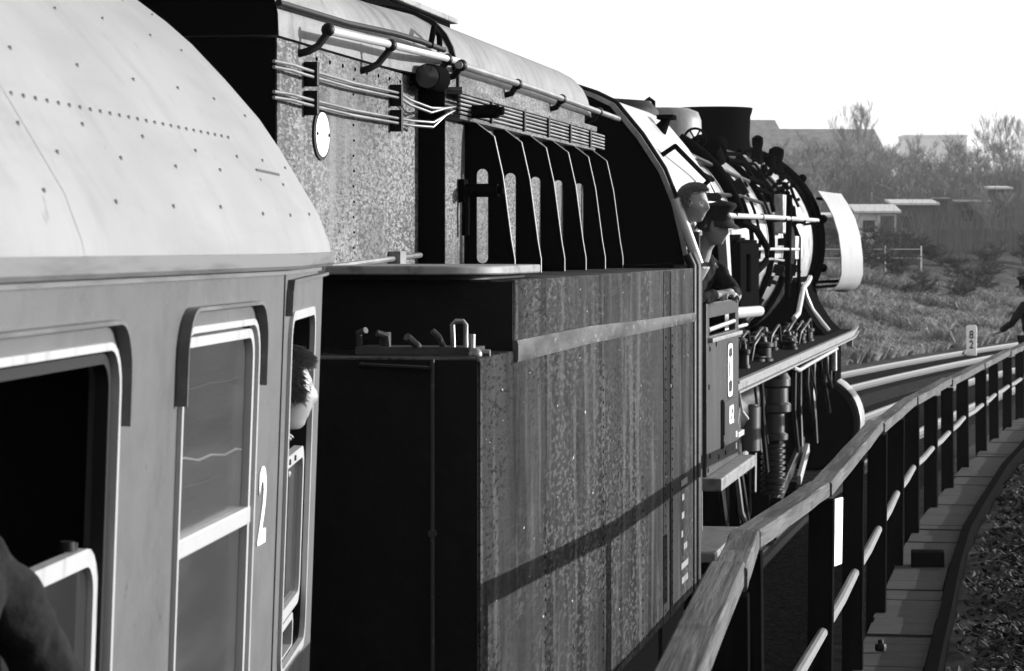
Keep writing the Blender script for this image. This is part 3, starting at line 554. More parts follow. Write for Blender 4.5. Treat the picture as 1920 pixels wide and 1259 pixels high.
wm_t = wheel_mesh(.48, 10); wm_d = wheel_mesh(.68, 14); wm_l = wheel_mesh(.41, 10)
def wheels(parent, ys, wm, r):
    for yy in ys:
        for s in (-1, 1): o = link('wheel', wm[0], 'dull', parent); o.location = (s*.75, yy, r); t = link('tyre', wm[1], 'steel', o)
wheels(tender, (1.0, 2.8, 4.4, 5.9), wm_t, .48)
b = B(); b.box(1.0, 1.12, .6, 3.3, .35, .8); b.box(1.0, 1.12, 4.0, 6.3, .35, .8); b.build('bogie_frame', 'dull', tender, 0, .02)

# ------------------------------------------------------------------ steam locomotive
loco = thing('steam_locomotive', 'black steam locomotive with short wide chimney and pale smoke deflector curving away ahead', 'steam locomotive', (-.3342, 17.5771, 0), (0, 0, -.18583))
RB = .98; BZ = 3.12
def frame0(p, zdir):
    m = Vector(zdir).to_track_quat('Z', 'Y').to_matrix().to_4x4(); m.translation = Vector(p); return m
def pol(y, deg, r=RB, z=BZ): return Vector((r*math.cos(R(deg)), y, z+r*math.sin(R(deg))))
cab_arc = [(1.437, 3.018), (1.40, 3.20), (1.352, 3.394), (1.28, 3.574), (1.14, 3.788), (.975, 3.986), (.858, 4.043), (.6, 4.13), (.3, 4.18), (0, 4.195)]
ca_full = cab_arc+[(-x, z) for x, z in cab_arc[:-1][::-1]]
b = B(); b.plate([(1.44, 1.66), ]+[(1.436, 3.018)]+cab_arc[1:]+[(-x, z) for x, z in cab_arc[:-1][::-1]]+[(-1.44, 1.66)], [], .0, .03, 'y'); cabw = b.build('cab_rear_wall', 'dull', loco, 0)
b = B(); edge = [(1.468, 2.76)]+[(x+.004, z+.006) for x, z in cab_arc]; b.loft([[(x, y, z) for x, z in edge+[(x-.022, z-.022) for x, z in edge[::-1]]] for y in (-.02, .005)]); b.build('cab_edge_beading', 'pipe', cabw, 30)
roofsec = [(x+.004, z+.004) for x, z in cab_arc[1:]]; rs = roofsec+[(-x, z) for x, z in roofsec[:-1][::-1]]
b = B(); b.loft([[(x, y, z) for x, z in rs+[(x*.98, z-.025) for x, z in rs[::-1]]] for y in (.006, .8, 1.6, 2.35)]); croof = b.build('cab_roof', 'cabroof', loco, 45)
b = B(); b.tube([pol(0, 0)*0+Vector((x+.012, .03, z+.014)) for x, z in cab_arc[1:9]], .014, 8); b.build('roof_rim', 'black', croof, 60)
b = B(); b.tube([(1.21, .45, 3.68), (1.30, .45, 3.74), (1.38, 1.6, 3.55), (1.31, 1.65, 3.49)], .016, 8); b.build('roof_grab_loop', 'dull', croof, 60)
b = B(); b.cyl((1.06, 1.5, 3.88), (1.12, 1.5, 3.97), .05, .02, 10); b.box(1.05, 1.16, 1.42, 1.6, 3.955, 3.985); b.tube([(1.34, 1.5, 3.44), (1.345, 2.4, 3.45)], .03, 8); b.build('roof_ventilator', 'dull', croof, 50)
b = B(); sl = [(.73, 2.635), (2.14, 2.635), (2.14, 2.56), (.73, 2.56)]
b.plate([(.44, 1.66), (2.33, 1.66), (2.33, 2.75), (.44, 2.75)], [rrect(.58, 2.12, 2.54, 2.655, .012, 2)], 1.455, 1.5, 'x'); cabs = b.build('cab_side', 'cabside', loco, 20, .006)
b = B(); b.tube([(1.49, .6, 2.578), (1.49, 2.1, 2.598)], .016, 8); b.build('grab_bar', 'steel', cabs, 50)
b = B(); b.box(1.47, 1.535, .5, 2.28, 2.50, 2.53); b.build('arm_rest', 'step', cabs, 0, .008)
b = B(); b.plate([(2.16, 2.751), (2.33, 2.751), (2.10, 3.22), (1.86, 3.22)], [], 1.40, 1.46, 'x'); b.build('window_pillar', 'alu', cabs, 0, .006)
b = B(); b.plate([(.44, 2.751), (.50, 2.751), (.42, 3.2), (.36, 3.2)], [], 1.42, 1.46, 'x'); b.build('door_pillar', 'cabside', cabs, 0, .004)
b = B(); b.tube([(1.36, -.02, 3.40), (1.43, .0, 3.2), (1.50, .02, 3.0)], .032, 12); b.build('cab_handrail', 'alu', loco, 50)
b = B(); b.tube([(1.50, .02, 2.98), (1.50, .02, 1.3)], .022, 8); b.build('door_handrail', 'black', loco, 50)
b = B(); b.plate(rrect(1.62, 1.90, 2.10, 2.455, .06), [rrect(1.65, 1.87, 2.13, 2.425, .045)], 1.4995, 1.506, 'x'); em = b.build('cab_emblem', 'white', cabs, 20)
b = B(); b.plate(rrect(1.605, 1.915, 2.085, 2.47, .07), [], 1.4995, 1.503, 'x'); b.build('emblem_ground', 'black', em, 20)
text('lettering', 'DB', 'white', em, (1.5045, 1.76, 2.277), SIDE, .23, .85)
b = B(); b.plate(rrect(1.22, 1.36, 1.78, 2.10, .02), [], 1.4995, 1.506, 'x'); b.build('lubricator_slot', 'dull', cabs, 0)
b = B(); b.plate(rrect(1.4, 2.22, 1.86, 2.08, .015), [], 1.4995, 1.508, 'x'); npl = b.build('number_plate', 'cabside', cabs, 0, .003)
text('lettering', '052', 'white', npl, (1.5085, 1.8, 1.97), SIDE, .17, 1.1)
b = B()
for yy, zz in ((.6, 2.46), (.95, 2.48), (.55, 2.22), (.6, 1.78), (1.1, 1.74), (1.4, 1.80), (1.5, 1.74), (.5, 1.7)): rivet(b, Vector((1.5005, yy, zz)), Vector((1, 0, 0)), .022)
b.build('bolt_heads', 'dull', cabs, 40, kind='stuff')
b = B()
for zz in (1.80, 1.72): b.box(1.5, 1.504, 2.13, 2.2, zz, zz+.04)
b.build('paint_marks', 'white', cabs, 0)
b = B(); b.box(1.2, 1.6, .4, 2.5, 1.575, 1.655); b.build('footboard', 'step', loco, 0, .01)
b = B(); b.box(1.25, 1.58, .2, 1.9, 1.15, 1.21); b.box(1.28, 1.33, .5, .56, 1.2, 1.6); b.box(1.28, 1.33, 1.6, 1.66, 1.2, 1.6); b.build('cab_step', 'step', loco, 0, .008)
b = B(); b.box(-1.4, 1.44, .03, 2.3, 1.60, 1.657); b.build('cab_floor', 'dull', loco, 0)
b = B(); b.box(-1.455, -1.41, .03, 2.33, 1.66, 3.2); b.build('cab_left_wall', 'dull', loco, 0)
b = B(); b.plate([(1.40, 1.66)]+[(x-.03, z-.03) for x, z in cab_arc]+[(-x+.03, z-.03) for x, z in cab_arc[:-1][::-1]]+[(-1.40, 1.66)], [], 2.31, 2.34, 'y'); b.build('cab_front_wall', 'dull', loco, 0)
# boiler
b = B(); b.lathe([(0, 2.34), (RB+.03, 2.34), (RB+.03, 5.0), (RB, 5.05), (RB, 12.6), (0, 12.6)], (0, 0, BZ), 'y', 72); boil = b.build('boiler', 'boiler', loco, 40)
for yy, rr in ((3.6, RB+.03), (5.0, RB+.032), (6.3, RB), (8.2, RB), (10.0, RB), (11.6, RB)):
    b = B(); b.lathe([(rr, yy-.022), (rr+.008, yy-.022), (rr+.008, yy+.022), (rr, yy+.022)], (0, 0, BZ), 'y', 72, False); b.build('boiler_band', 'black', boil, 30)
b = B(); b.lathe([(0, 12.55), (1.04, 12.55), (1.04, 14.92), (0, 14.92)], (0, 0, BZ+.02), 'y', 72); sb = b.build('smokebox', 'boiler', loco, 40)
b = B(); b.lathe([(.95, 14.90), (1.11, 14.90), (1.14, 14.93), (1.14, 15.05), (1.10, 15.10), (.9, 15.22), (.4, 15.32), (0, 15.34)], (0, 0, BZ+.03), 'y', 72); b.build('smokebox_front', 'dull', sb, 30)
b = B(); b.lathe([(1.041, 14.55), (1.07, 14.55), (1.07, 14.9), (1.041, 14.9)], (0, 0, BZ+.02), 'y', 72, False); b.build('smokebox_ring', 'dull', sb, 30)
for a in (62, 40, 14, -14, -34): b = B(); b.sphere(pol(15.0, a, 1.15, BZ+.03), .05, 8, 6); b.build('door_clamp', 'dull', sb, 50)
b = B(); b.lathe([(.49, 3.95-BZ), (.41, 4.12-BZ), (.385, 4.3-BZ), (.395, 4.55-BZ), (.418, 4.62-BZ), (.418, 4.645-BZ), (.35, 4.645-BZ), (.33, 4.2-BZ)], (0, 13.95, BZ), 'z', 48); b.build('chimney', 'dull', loco, 40)
b = B(); b.lathe([(.52, 3.9), (.42, 4.02), (.385, 4.15), (.38, 4.31), (.35, 4.39), (.26, 4.425), (0, 4.435)], (0, 9.5, 0), 'z', 48); dome = b.build('steam_dome', 'bunkroof', loco, 50)
b = B(); b.tube([(-.1, 9.1, 4.39), (-.1, 9.1, 4.47), (-.06, 9.1, 4.5), (-.02, 9.1, 4.47), (-.02, 9.1, 4.39)], .02, 8); b.build('lifting_eye', 'dull', dome, 60)
b = B(); b.lathe([(.5, 3.9), (.42, 4.05), (.40, 4.25), (.33, 4.33), (0, 4.36)], (0, 6.3, 0), 'z', 40); b.build('sand_dome', 'black', loco, 50)
# pipes over the boiler
def hoop(name, y, a0, a1, r, rad, m='dull', n=16, dy=0): b = B(); b.tube([pol(y+dy*k/n, a0+(a1-a0)*k/n, rad) for k in range(n+1)], r, 10); return b.build(name, m, loco, 60)
hoop('feed_pipe', 7.0, 62, 8, .055, RB+.06); hoop('feed_pipe', 9.9, 60, -40, .03, RB+.04); hoop('steam_pipe', 11.2, 58, -55, .035, RB+.05, dy=.4)
hoop('sand_pipe', 4.3, 70, 52, .016, RB+.06); hoop('sand_pipe', 8.8, 40, -45, .014, RB+.03)
for yy in (7.7, 12.4): hoop('steam_pipe', yy, 64-yy, -30-yy, random.uniform(.012, .022), RB+.05, dy=random.uniform(.1, .5))
for k, a in enumerate((44, 24, -8, -20)):
    y0 = 4.2+(k*1.7) % 5; y1 = y0+random.uniform(2.5, 5); b = B(); b.tube([pol(y0, a-9, RB+.03), pol(y0, a, RB+.05), pol((y0+y1)/2, a+1, RB+.055), pol(min(y1, 12.4), a-1, RB+.05), pol(min(y1, 12.4)+.2, a-10, RB+.04)], random.uniform(.010, .02), 6); b.build('conduit', 'black' if k % 2 else 'pipe', loco, 50)
for k in range(20):
    a = random.uniform(-45, 60); yy = random.uniform(2.8, 14.3); p = pol(yy, a, RB+.06); q = pol(yy, a, RB); m_ = frame0(p, p-q); b = B(); w = random.uniform(.02, .07); h = random.uniform(.03, .09)
    b.box(-w, w, -h, h, -.08, random.uniform(.01, .05)); b.cyl((0, 0, 0), (0, 0, .07), w*.6, w*.5, 8); o = b.build('bracket', 'black', loco, 30); o.matrix_local = m_
b = B(); b.tube([(.55, 2.4, 4.02), (.62, 4.0, 3.97), (.72, 6.0, 3.86), (.78, 7.2, 3.80), (.86, 9.2, 3.72)], .022, 8); b.build('control_rod', 'black', loco, 60)
b = B(); b.tube([(1.03, 2.36, 3.73), (1.06, 3.0, 3.69), (1.09, 4.3, 3.62)], .02, 8); b.build('control_rod', 'dull', loco, 60)
def valve_wheel(p, rr, ax='y'):
    b = B(); c = Vector(p); b.tube([c+Vector((rr*math.cos(2*PI*k/20), 0, rr*math.sin(2*PI*k/20))) for k in range(20)], .012, 6, True)
    for k in range(3): a = PI*k/3; b.tube([c-Vector((rr*math.cos(a), 0, rr*math.sin(a))), c+Vector((rr*math.cos(a), 0, rr*math.sin(a)))], .008, 6)
    b.cyl(c, c+Vector((0, .3, 0)), .028, .028, 8); b.sphere(c+Vector((.02, .25, -.03)), .085, 10, 8); b.cyl(c+Vector((.0, .25, -.04)), c+Vector((.0, .25, -.3)), .05, .07, 10); b.build('valve_wheel', 'dull', loco, 50)
valve_wheel((.42, 8.7, 4.10), .10); valve_wheel((.52, 12.7, 4.03), .10)
b = B(); b.cyl((.52, 8.95, 4.0), (.66, 8.6, 3.98), .09, .07, 12); b.sphere((.60, 8.9, 4.05), .10, 10, 8); b.cyl((.68, 8.5, 3.9), (.76, 7.2, 3.98), .05, .06, 10); b.cyl((.5, 9.2, 4.02), (.62, 9.2, 4.1), .05, .03, 10); b.build('clack_valve', 'dull', loco, 50)
b = B()
for yy, xx, h, r_ in ((13.7, .50, .30, .055), (13.9, .62, .18, .065), (14.2, .66, .30, .075)): b = B(); z0 = BZ+math.sqrt(1.04**2-xx**2)-.03; b.lathe([(r_*1.25, 0), (r_*1.2, .05), (r_, .08), (r_*.9, h*.6), (r_*1.15, h*.8), (r_*1.1, h), (r_*.4, h+.03)], (xx, yy, z0), 'z', 14); b.build('safety_valve', 'dull', loco, 40)
for k in range(16):
    a = random.uniform(28, 66); yy = random.uniform(11.8, 14.4); p = pol(yy, a, RB+.08); q = pol(yy, a, RB-.02); rr = random.uniform(.025, .05); b = B(); b.lathe([(rr*.6, -.1), (rr*.6, 0), (rr*1.1, .005), (rr*1.1, .03), (rr*.8, .05), (0, .06)], (0, 0, 0), 'z', 8); o = b.build('boiler_plug', 'dull', loco, 40); o.matrix_local = frame0(p, p-q)
for k in range(8):
    a = random.uniform(25, 66); yy = random.uniform(9.5, 13.5); b = B(); b.tube([pol(yy, a, RB+.05), pol(yy+.2, a-6, RB+.12), pol(yy+.5, a-14, RB+.07)], random.uniform(.014, .03), 6); b.build('oil_line', 'dull', loco, 50)
b = B(); b.tube([(1.16, 2.6, 3.34), (1.14, 5.2, 3.355), (1.14, 9, 3.38), (1.14, 13.9, 3.40)], .022, 10); hrl = b.build('boiler_handrail', 'alu', loco, 50)
for yy in (3.2, 5.4, 7.6, 9.8, 12.0, 13.6): b = B(); b.cyl((1.0, yy, 3.35), (1.14, yy, 3.37), .014, .014, 8); b.sphere((1.14, yy, 3.37), .03, 8, 6); b.build('rail_stanchion', 'dull', hrl, 50)
b = B(); b.tube([(1.13, 6.4, 3.09), (1.13, 11.6, 3.085)], .014, 8); b.tube([(1.15, 2.7, 3.24), (1.14, 5.2, 3.25)], .014, 8); b.build('oil_pipe', 'alu', loco, 50)
b = B(); b.box(1.0, 1.26, 4.75, 6.2, 2.62, 3.14); b.box(1.02, 1.24, 4.7, 6.25, 3.14, 3.165); b.cyl((1.27, 5.2, 2.75), (1.27, 5.2, 3.05), .03, .03, 8); b.build('lubricator_box', 'dull', loco, 0, .012)
b = B(); b.tube([(1.06, 6.6, 3.33), (1.18, 6.8, 3.25), (1.23, 7.2, 3.1), (1.22, 7.2, 2.98), (1.16, 6.6, 2.86), (1.12, 6.0, 2.74), (1.12, 5.8, 2.5)], .032, 10); b.build('hose', 'dull', loco, 60)
for q_ in ((1.0, 1.09, 10.3, 11.1, 3.24, 3.62), (1.0, 1.10, 11.6, 12.4, 2.98, 3.22)): b = B(); b.box(*q_); b.build('side_plate', 'boiler', loco, 0, .01)
b = B(); b.tube([(1.12, 10.4, 2.62), (1.14, 10.4, 3.62)], .03, 8); b.build('drain_pipe', 'dull', loco, 50); b = B(); b.tube([(1.10, 11.9, 2.5), (1.10, 12.0, 3.2), (1.04, 12.0, 3.35)], .02, 8); b.build('drain_pipe', 'dull', loco, 50)
b = B(); b.tube([(1.1, 13.4, 2.78), (1.13, 12.8, 2.74), (1.14, 12.0, 2.68), (1.15, 11.6, 2.56), (1.16, 11.2, 2.44), (1.15, 10.8, 2.40)], .026, 8); b.build('curved_pipe', 'alu', loco, 60)
b = B(); b.plate([(.5, 2.18), (1.32, 2.18), (1.22, 2.28), (1.08, 2.50), (1.02, 2.72), (.9, 2.9), (.3, 2.6)], [], 12.7, 14.9, 'y'); sad = b.build('smokebox_saddle', 'dull', loco, 0)
b = B(); b.tube([(1.03, 13.2, 2.72), (1.06, 13.25, 2.58), (1.12, 13.3, 2.43), (1.22, 13.3, 2.30), (1.30, 13.3, 2.2)], .035, 8); b.build('saddle_edge', 'alu', sad, 60)
b = B(); b.tube([(1.25, 2.4, 2.62), (1.26, 4.4, 2.60), (1.26, 6.2, 2.575)], .045, 12); b.tube([(1.3, 2.4, 2.50), (1.3, 4.8, 2.50)], .014, 8); b.build('reversing_rod', 'alu', loco, 50)
for k in range(64):
    b = B(); yy = random.uniform(3.2, 12.0); xx = random.uniform(.9, 1.32); h = random.uniform(.05, .22)
    if k % 3: r0 = random.uniform(.03, .085); b.lathe([(r0*1.2, 0), (r0*1.2, .02), (r0, .03), (r0, h*.55), (r0*1.25, h*.6), (r0*1.25, h*.75), (r0*.6, h*.8), (r0*.5, h), (0, h+.01)], (xx, yy, 2.172), 'z', 12)
    else: b.tube([(xx, yy, 2.18), (xx+.02, yy+.02, 2.18+h*.7), (xx+.05, yy+.12, 2.18+h), (xx+.04, yy+.5, 2.18+h*1.1), (xx+.02, yy+.8, 2.18+h), (xx+.03, yy+.86, 2.18)], .014, 6)
    b.build('oil_pipe' if k % 3 == 0 else 'pump_fitting', 'black', loco, 40)
# running board and below
b = B(); b.box(.8, 1.46, 2.36, 15.2, 2.14, 2.17); rb = b.build('running_board', 'sleeper', loco, 0)
b = B(); b.loft([[(1.46, y, z-.085), (1.50, y, z-.085), (1.50, y, z-.07), (1.475, y, z-.066), (1.475, y, z-.02), (1.50, y, z-.016), (1.50, y, z+.004), (1.46, y, z+.004)] for y, z in ((2.40, 2.17), (8, 2.17), (14.6, 2.17), (15.0, 2.185), (15.3, 2.22))]); b.build('valance', 'step', rb, 20)
b = B(); b.box(1.40, 1.49, 2.36, 2.41, 1.98, 2.165); b.box(1.42, 1.49, 14.4, 14.46, 2.0, 2.1); b.build('valance_bracket', 'step', rb, 0, .004)
b = B(); b.tube([(1.42, 7.6, 2.05), (1.42, 8.2, 2.0), (1.42, 9.2, 2.01), (1.42, 12.9, 2.03)], .02, 8); b.build('oil_pipe', 'alu', loco, 60)
b = B(); b.tube([(1.44, 2.4, 1.98), (1.45, 2.7, 1.86), (1.44, 2.9, 1.95), (1.42, 3.1, 1.7), (1.42, 3.2, 1.5)], .014, 6); b.tube([(1.45, 2.8, 2.06), (1.45, 3.0, 1.93), (1.43, 3.6, 1.84)], .014, 6); b.tube([(1.42, 3.0, 1.45), (1.44, 3.1, 1.2), (1.46, 3.6, .98)], .018, 6); b.tube([(1.42, 2.6, 1.53), (1.47, 2.9, 1.53), (1.47, 3.1, 1.62)], .022, 6); b.build('brake_pipe', 'steel', loco, 50)
b = B(); b.box(1.3, 1.47, 2.36, 3.0, 1.76, 1.80); b.build('bracket_shelf', 'alu', loco, 0, .005)
b = B(); c = (1.30, 7.0); b.lathe([(.06, 2.06), (.12, 2.03), (.15, 1.98), (.15, 1.92), (.13, 1.90), (.13, 1.78), (.155, 1.76), (.155, 1.70), (.10, 1.68), (.10, 1.52), (.13, 1.50), (.13, 1.46), (.09, 1.44)]+[(r, z) for k in range(9) for r, z in ((.082, 1.43-k*.05), (.105, 1.42-k*.05), (.105, 1.40-k*.05), (.082, 1.39-k*.05))], (c[0], c[1], 0), 'z', 24); b.build('air_pump', 'gloss', loco, 30)
b = B(); b.lathe([(.10, 1.9), (.13, 1.88), (.13, 1.55), (.10, 1.53)], (1.32, 4.4, 0), 'z', 20); b.build('oil_pump', 'gloss', loco, 40)
b = B(); b.lathe([(0, 3.1), (.17, 3.12), (.19, 3.18), (.19, 5.6), (.17, 5.66), (0, 5.68)], (1.18, 0, 1.85), 'y', 24); b.build('air_reservoir', 'gloss', loco, 40)
for k in range(26):
    yy = random.uniform(2.7, 13.0); xx = random.uniform(1.15, 1.42); z1 = random.uniform(.9, 1.7); b = B(); b.tube([(xx, yy, 2.12), (xx+random.uniform(-.03, .03), yy+.05, 2.0), (xx, yy+random.uniform(-.1, .3), (2+z1)/2), (xx+.02, yy+random.uniform(.0, .5), z1)], random.uniform(.010, .024), 6); b.build('sand_pipe', 'gloss' if k % 4 == 0 else 'black', loco, 50)
for yy in (4.4, 6.1, 7.8, 9.4): b = B(); b.box(1.0, 1.2, yy-.09, yy+.09, .55, 1.5); b.cyl((1.2, yy, .8), (1.3, yy, .8), .09, .09, 12); b.build('brake_hanger', 'dull', loco, 20, .01)
wheels(loco, (3.6, 5.25, 6.9, 8.55, 10.2), wm_d, .68); wheels(loco, (12.4,), wm_l, .41)
b = B(); b.box(-.62, .62, .1, 15.6, .75, 1.75); b.box(-1.3, -.8, 2.4, 15.2, 2.14, 2.17); b.build('main_frame', 'dull', loco, 0)
b = B(); b.box(1.05, 1.10, 3.6, 10.2, .52, .64); b.build('coupling_rod', 'gloss', loco, 0, .01)
b = B(); b.obox((1.20, 9.6, .95), (.025, 0, 0), (0, 1.6, .20), (0, -.008, .06)); b.build('connecting_rod', 'gloss', loco, 0, .01)
b = B(); b.obox((1.28, 10.35, 1.0), (.02, 0, 0), (0, .5, .12), (0, -.02, .045)); b.build('valve_rod', 'alu', loco, 0, .006)
for s in (-1, 1):
    b = B(); b.lathe([(0, -.75), (.46, -.75), (.50, -.70), (.50, .3), (.46, .35), (0, .35)], (s*1.14, 13.7, 1.22), 'y', 40); b.box(s*1.14-.35, s*1.14+.25, 13.0, 14.0, 1.3, 2.08); cy_o = b.build('steam_cylinder', 'dull', loco, 30)
    b = B(); b.lathe([(.501, -.30), (.512, -.28), (.512, .27), (.501, .29)], (s*1.14, 13.7, 1.22), 'y', 40, False); b.build('cylinder_jacket', 'deflector', cy_o, 30)
b = B(); b.box(-1.4, 1.4, 15.6, 15.72, .85, 1.35); b.build('buffer_beam', 'dull', loco, 0, .01)
for s in (-1, 1): b = B(); b.cyl((s*.88, 15.7, 1.06), (s*.88, 16.1, 1.06), .12, .1, 16); b.lathe([(0, 16.1), (.22, 16.1), (.23, 16.13), (.2, 16.16), (0, 16.17)], (s*.88, 0, 1.06), 'y', 28); b.build('buffer', 'dull', loco, 40)
b = B(); b.box(.95, .99, 14.0, 14.05, 1.9, 2.14); b.tube([(1.4, 12.8, 2.06), (1.4, 12.8, 1.8)], .03, 8); b.build('hanger', 'pipe', loco, 0)
for s in (-1, 1):
    b = B(); rows = []
    for xo, z in ((1.14, 3.74), (1.235, 3.60), (1.31, 3.45), (1.37, 3.25), (1.40, 3.0), (1.40, 2.80), (1.37, 2.70), (1.32, 2.64), (1.22, 2.605), (1.12, 2.60)):
        k = (3.74-z)/1.1; rows.append([(s*(xo-.05), 14.62+.05*k, z), (s*(xo+.03), 16.0, z+.0), (s*(xo+.05), 16.85, z+.01-.04*k)])
    inner = [[(x-s*.012, y, z) for x, y, z in r] for r in rows]
    b.loft([r+i[::-1] for r, i in zip(rows, inner)]); d = b.build('smoke_deflector', 'deflector', loco, 40)
    b = B(); b.tube([(s*1.05, 15.0, 3.66), (s*1.14, 15.75, 3.66)], .018, 8); b.build('stay', 'dull', d, 50); b = B(); b.tube([(s*.9, 15.0, 2.70), (s*1.35, 15.8, 2.72)], .018, 8); b.build('stay', 'dull', d, 50); b = B(); b.tube([(s*.88, 15.02, 2.64), (s*1.33, 16.6, 2.66)], .016, 8); b.build('stay', 'dull', d, 50)
for s in (-1, 1):
    b = B(); b.cyl((s*.85, 15.65, 2.3), (s*.85, 15.85, 2.3), .12, .14, 20); b.build('headlight', 'dull', loco, 40)

# ------------------------------------------------------------------ people
def skin(joints, edges):
    names = list(joints); me = bpy.data.meshes.new('tmp'); me.from_pydata([joints[n][0] for n in names], [(names.index(a), names.index(b)) for a, b in edges], [])
    o = bpy.data.objects.new('tmp', me); COL.objects.link(o); m = o.modifiers.new('s', 'SKIN'); m.use_smooth_shade = True
    for i, n in enumerate(names):
        r = joints[n][1]; sv = me.skin_vertices[0].data[i]; sv.radius = (r, r) if not hasattr(r, '__len__') else r; sv.use_root = (i == 0)
    o.modifiers.new('u', 'SUBSURF').levels = 2
    dg = bpy.context.evaluated_depsgraph_get(); out = bpy.data.meshes.new_from_object(o.evaluated_get(dg)); bpy.data.objects.remove(o)
    V = [tuple(v.co) for v in out.vertices]; Fc = [tuple(p.vertices) for p in out.polygons]; bpy.data.meshes.remove(out); return V, Fc
def gauss(d, s): return math.exp(-d*d/(2*s*s))
def head_mesh(n=40, m=34):
    rings = []
    for j in range(1, m):
        z = -1+2*j/m; phi = math.acos(max(-1, min(1, z))); ring = []
        for k in range(n):
            az = 2*PI*k/n; sx, sy = math.sin(az), math.cos(az); st = math.sin(phi)
            zz = z*.118; wx, wy = .075, .097
            jaw = max(0, -z); wx *= 1-.26*jaw; wy *= 1-.14*jaw
            x, y = wx*st*sx, wy*st*sy
            if sy > 0: y = wy*sy*(st**(.42 if z < 0 else .8))*(1-.06*max(0, -z-.55))
            if z < 0: x = wx*sx*st**.7
            if sy < 0 and z < -.35: y *= 1-.55*(-z-.35)           # nape
            fr = max(0, sy)
            y += fr*.006*(z < .1)
            y += .021*gauss(x, .010)*gauss(zz+.024, .014)*fr+.011*gauss(x, .009)*gauss(zz-.004, .018)*fr      # nose
            y += .007*gauss(zz-.026, .012)*gauss(abs(x)-.028, .02)*fr                                       # brow
            y -= .013*gauss(abs(x)-.031, .014)*gauss(zz-.008, .011)*fr                                       # sockets
            y += .006*gauss(x, .02)*gauss(zz+.056, .006)*fr-.006*gauss(x, .022)*gauss(zz+.0635, .003)*fr+.007*gauss(x, .018)*gauss(zz+.071, .006)*fr
            y += .007*gauss(x, .02)*gauss(zz+.096, .012)*fr-.005*gauss(x, .03)*gauss(zz+.082, .006)*fr                                                  # chin
            x += .006*math.copysign(1, x)*gauss(zz+.02, .02)*gauss(y-.045, .03) if abs(x) > .02 else 0
            ring.append((x, y, zz))
        rings.append(ring)
    b = B(); b.loft(rings)
    for s in (-1, 1): b.sphere((s*.077, -.008, -.006), .03, 10, 8, (.35, .62, 1.05))
    return b
def fuse(parts, name, vox, parent, m):
    b = B()
    for V, Fc in parts: b.add(V, Fc)
    me = bpy.data.meshes.new(name); me.from_pydata(b.v, [], b.f); o = bpy.data.objects.new('tmp', me); COL.objects.link(o)
    r = o.modifiers.new('r', 'REMESH'); r.mode = 'VOXEL'; r.voxel_size = vox; sm = o.modifiers.new('s', 'SMOOTH'); sm.iterations = 3; sm.factor = .4
    dg = bpy.context.evaluated_depsgraph_get(); out = bpy.data.meshes.new_from_object(o.evaluated_get(dg)); bpy.data.objects.remove(o); out.name = name; out.materials.clear(); out.shade_smooth()
    return link(name, out, m, parent)
def xf(vf, Mx): return [tuple(Mx@Vector(p)) for p in vf[0]], vf[1]
def hand(Mx, curl=35):
    parts = []; b = B(); b.loft([[(x*w, y, z*h) for x, z in ((-1, -.6), (-.6, -1), (.6, -1), (1, -.6), (1, .6), (.6, 1), (-.6, 1), (-1, .6))] for y, w, h in ((-.03, .026, .02), (0, .03, .017), (.05, .041, .014), (.085, .042, .012))]); parts.append((b.v, b.f))
    for i, (x, L) in enumerate(((-.031, .066), (-.010, .078), (.011, .073), (.031, .056))):
        p = Vector((x, .075, 0)); a = 0; J = {'r': ((x, .05, 0), .009)}; E = []; prev = 'r'
        for k, f in enumerate((.12, .42, .32, .24)):
            a += R(curl) if k else 0; p = p+Vector((0, math.cos(a), -math.sin(a)))*L*f*1.15; J[str(k)] = (tuple(p), .0088-.0008*k); E.append((prev, str(k))); prev = str(k)
        parts.append(skin(J, E))
    parts.append(skin({'r': ((-.02, .0, 0), .012), 'a': ((-.05, .03, -.01), .011), 'b': ((-.062, .06, -.022), .0095), 'c': ((-.058, .083, -.035), .008)}, [('r', 'a'), ('a', 'b'), ('b', 'c')]))
    return [xf(p, Mx) for p in parts]
def frame(p, fwd, up=(0, 0, 1)):
    f = Vector(fwd).normalized(); u = Vector(up); u = (u-f*u.dot(f)); u = u.normalized() if u.length > .05 else f.orthogonal().normalized(); s = f.cross(u)
    m = Matrix((s, f, u)).transposed().to_4x4(); m.translation = Vector(p); return m
FOLD = bpy.data.textures.new('cloth_folds', 'CLOUDS'); FOLD.noise_scale = .11; FOLD.noise_depth = 2
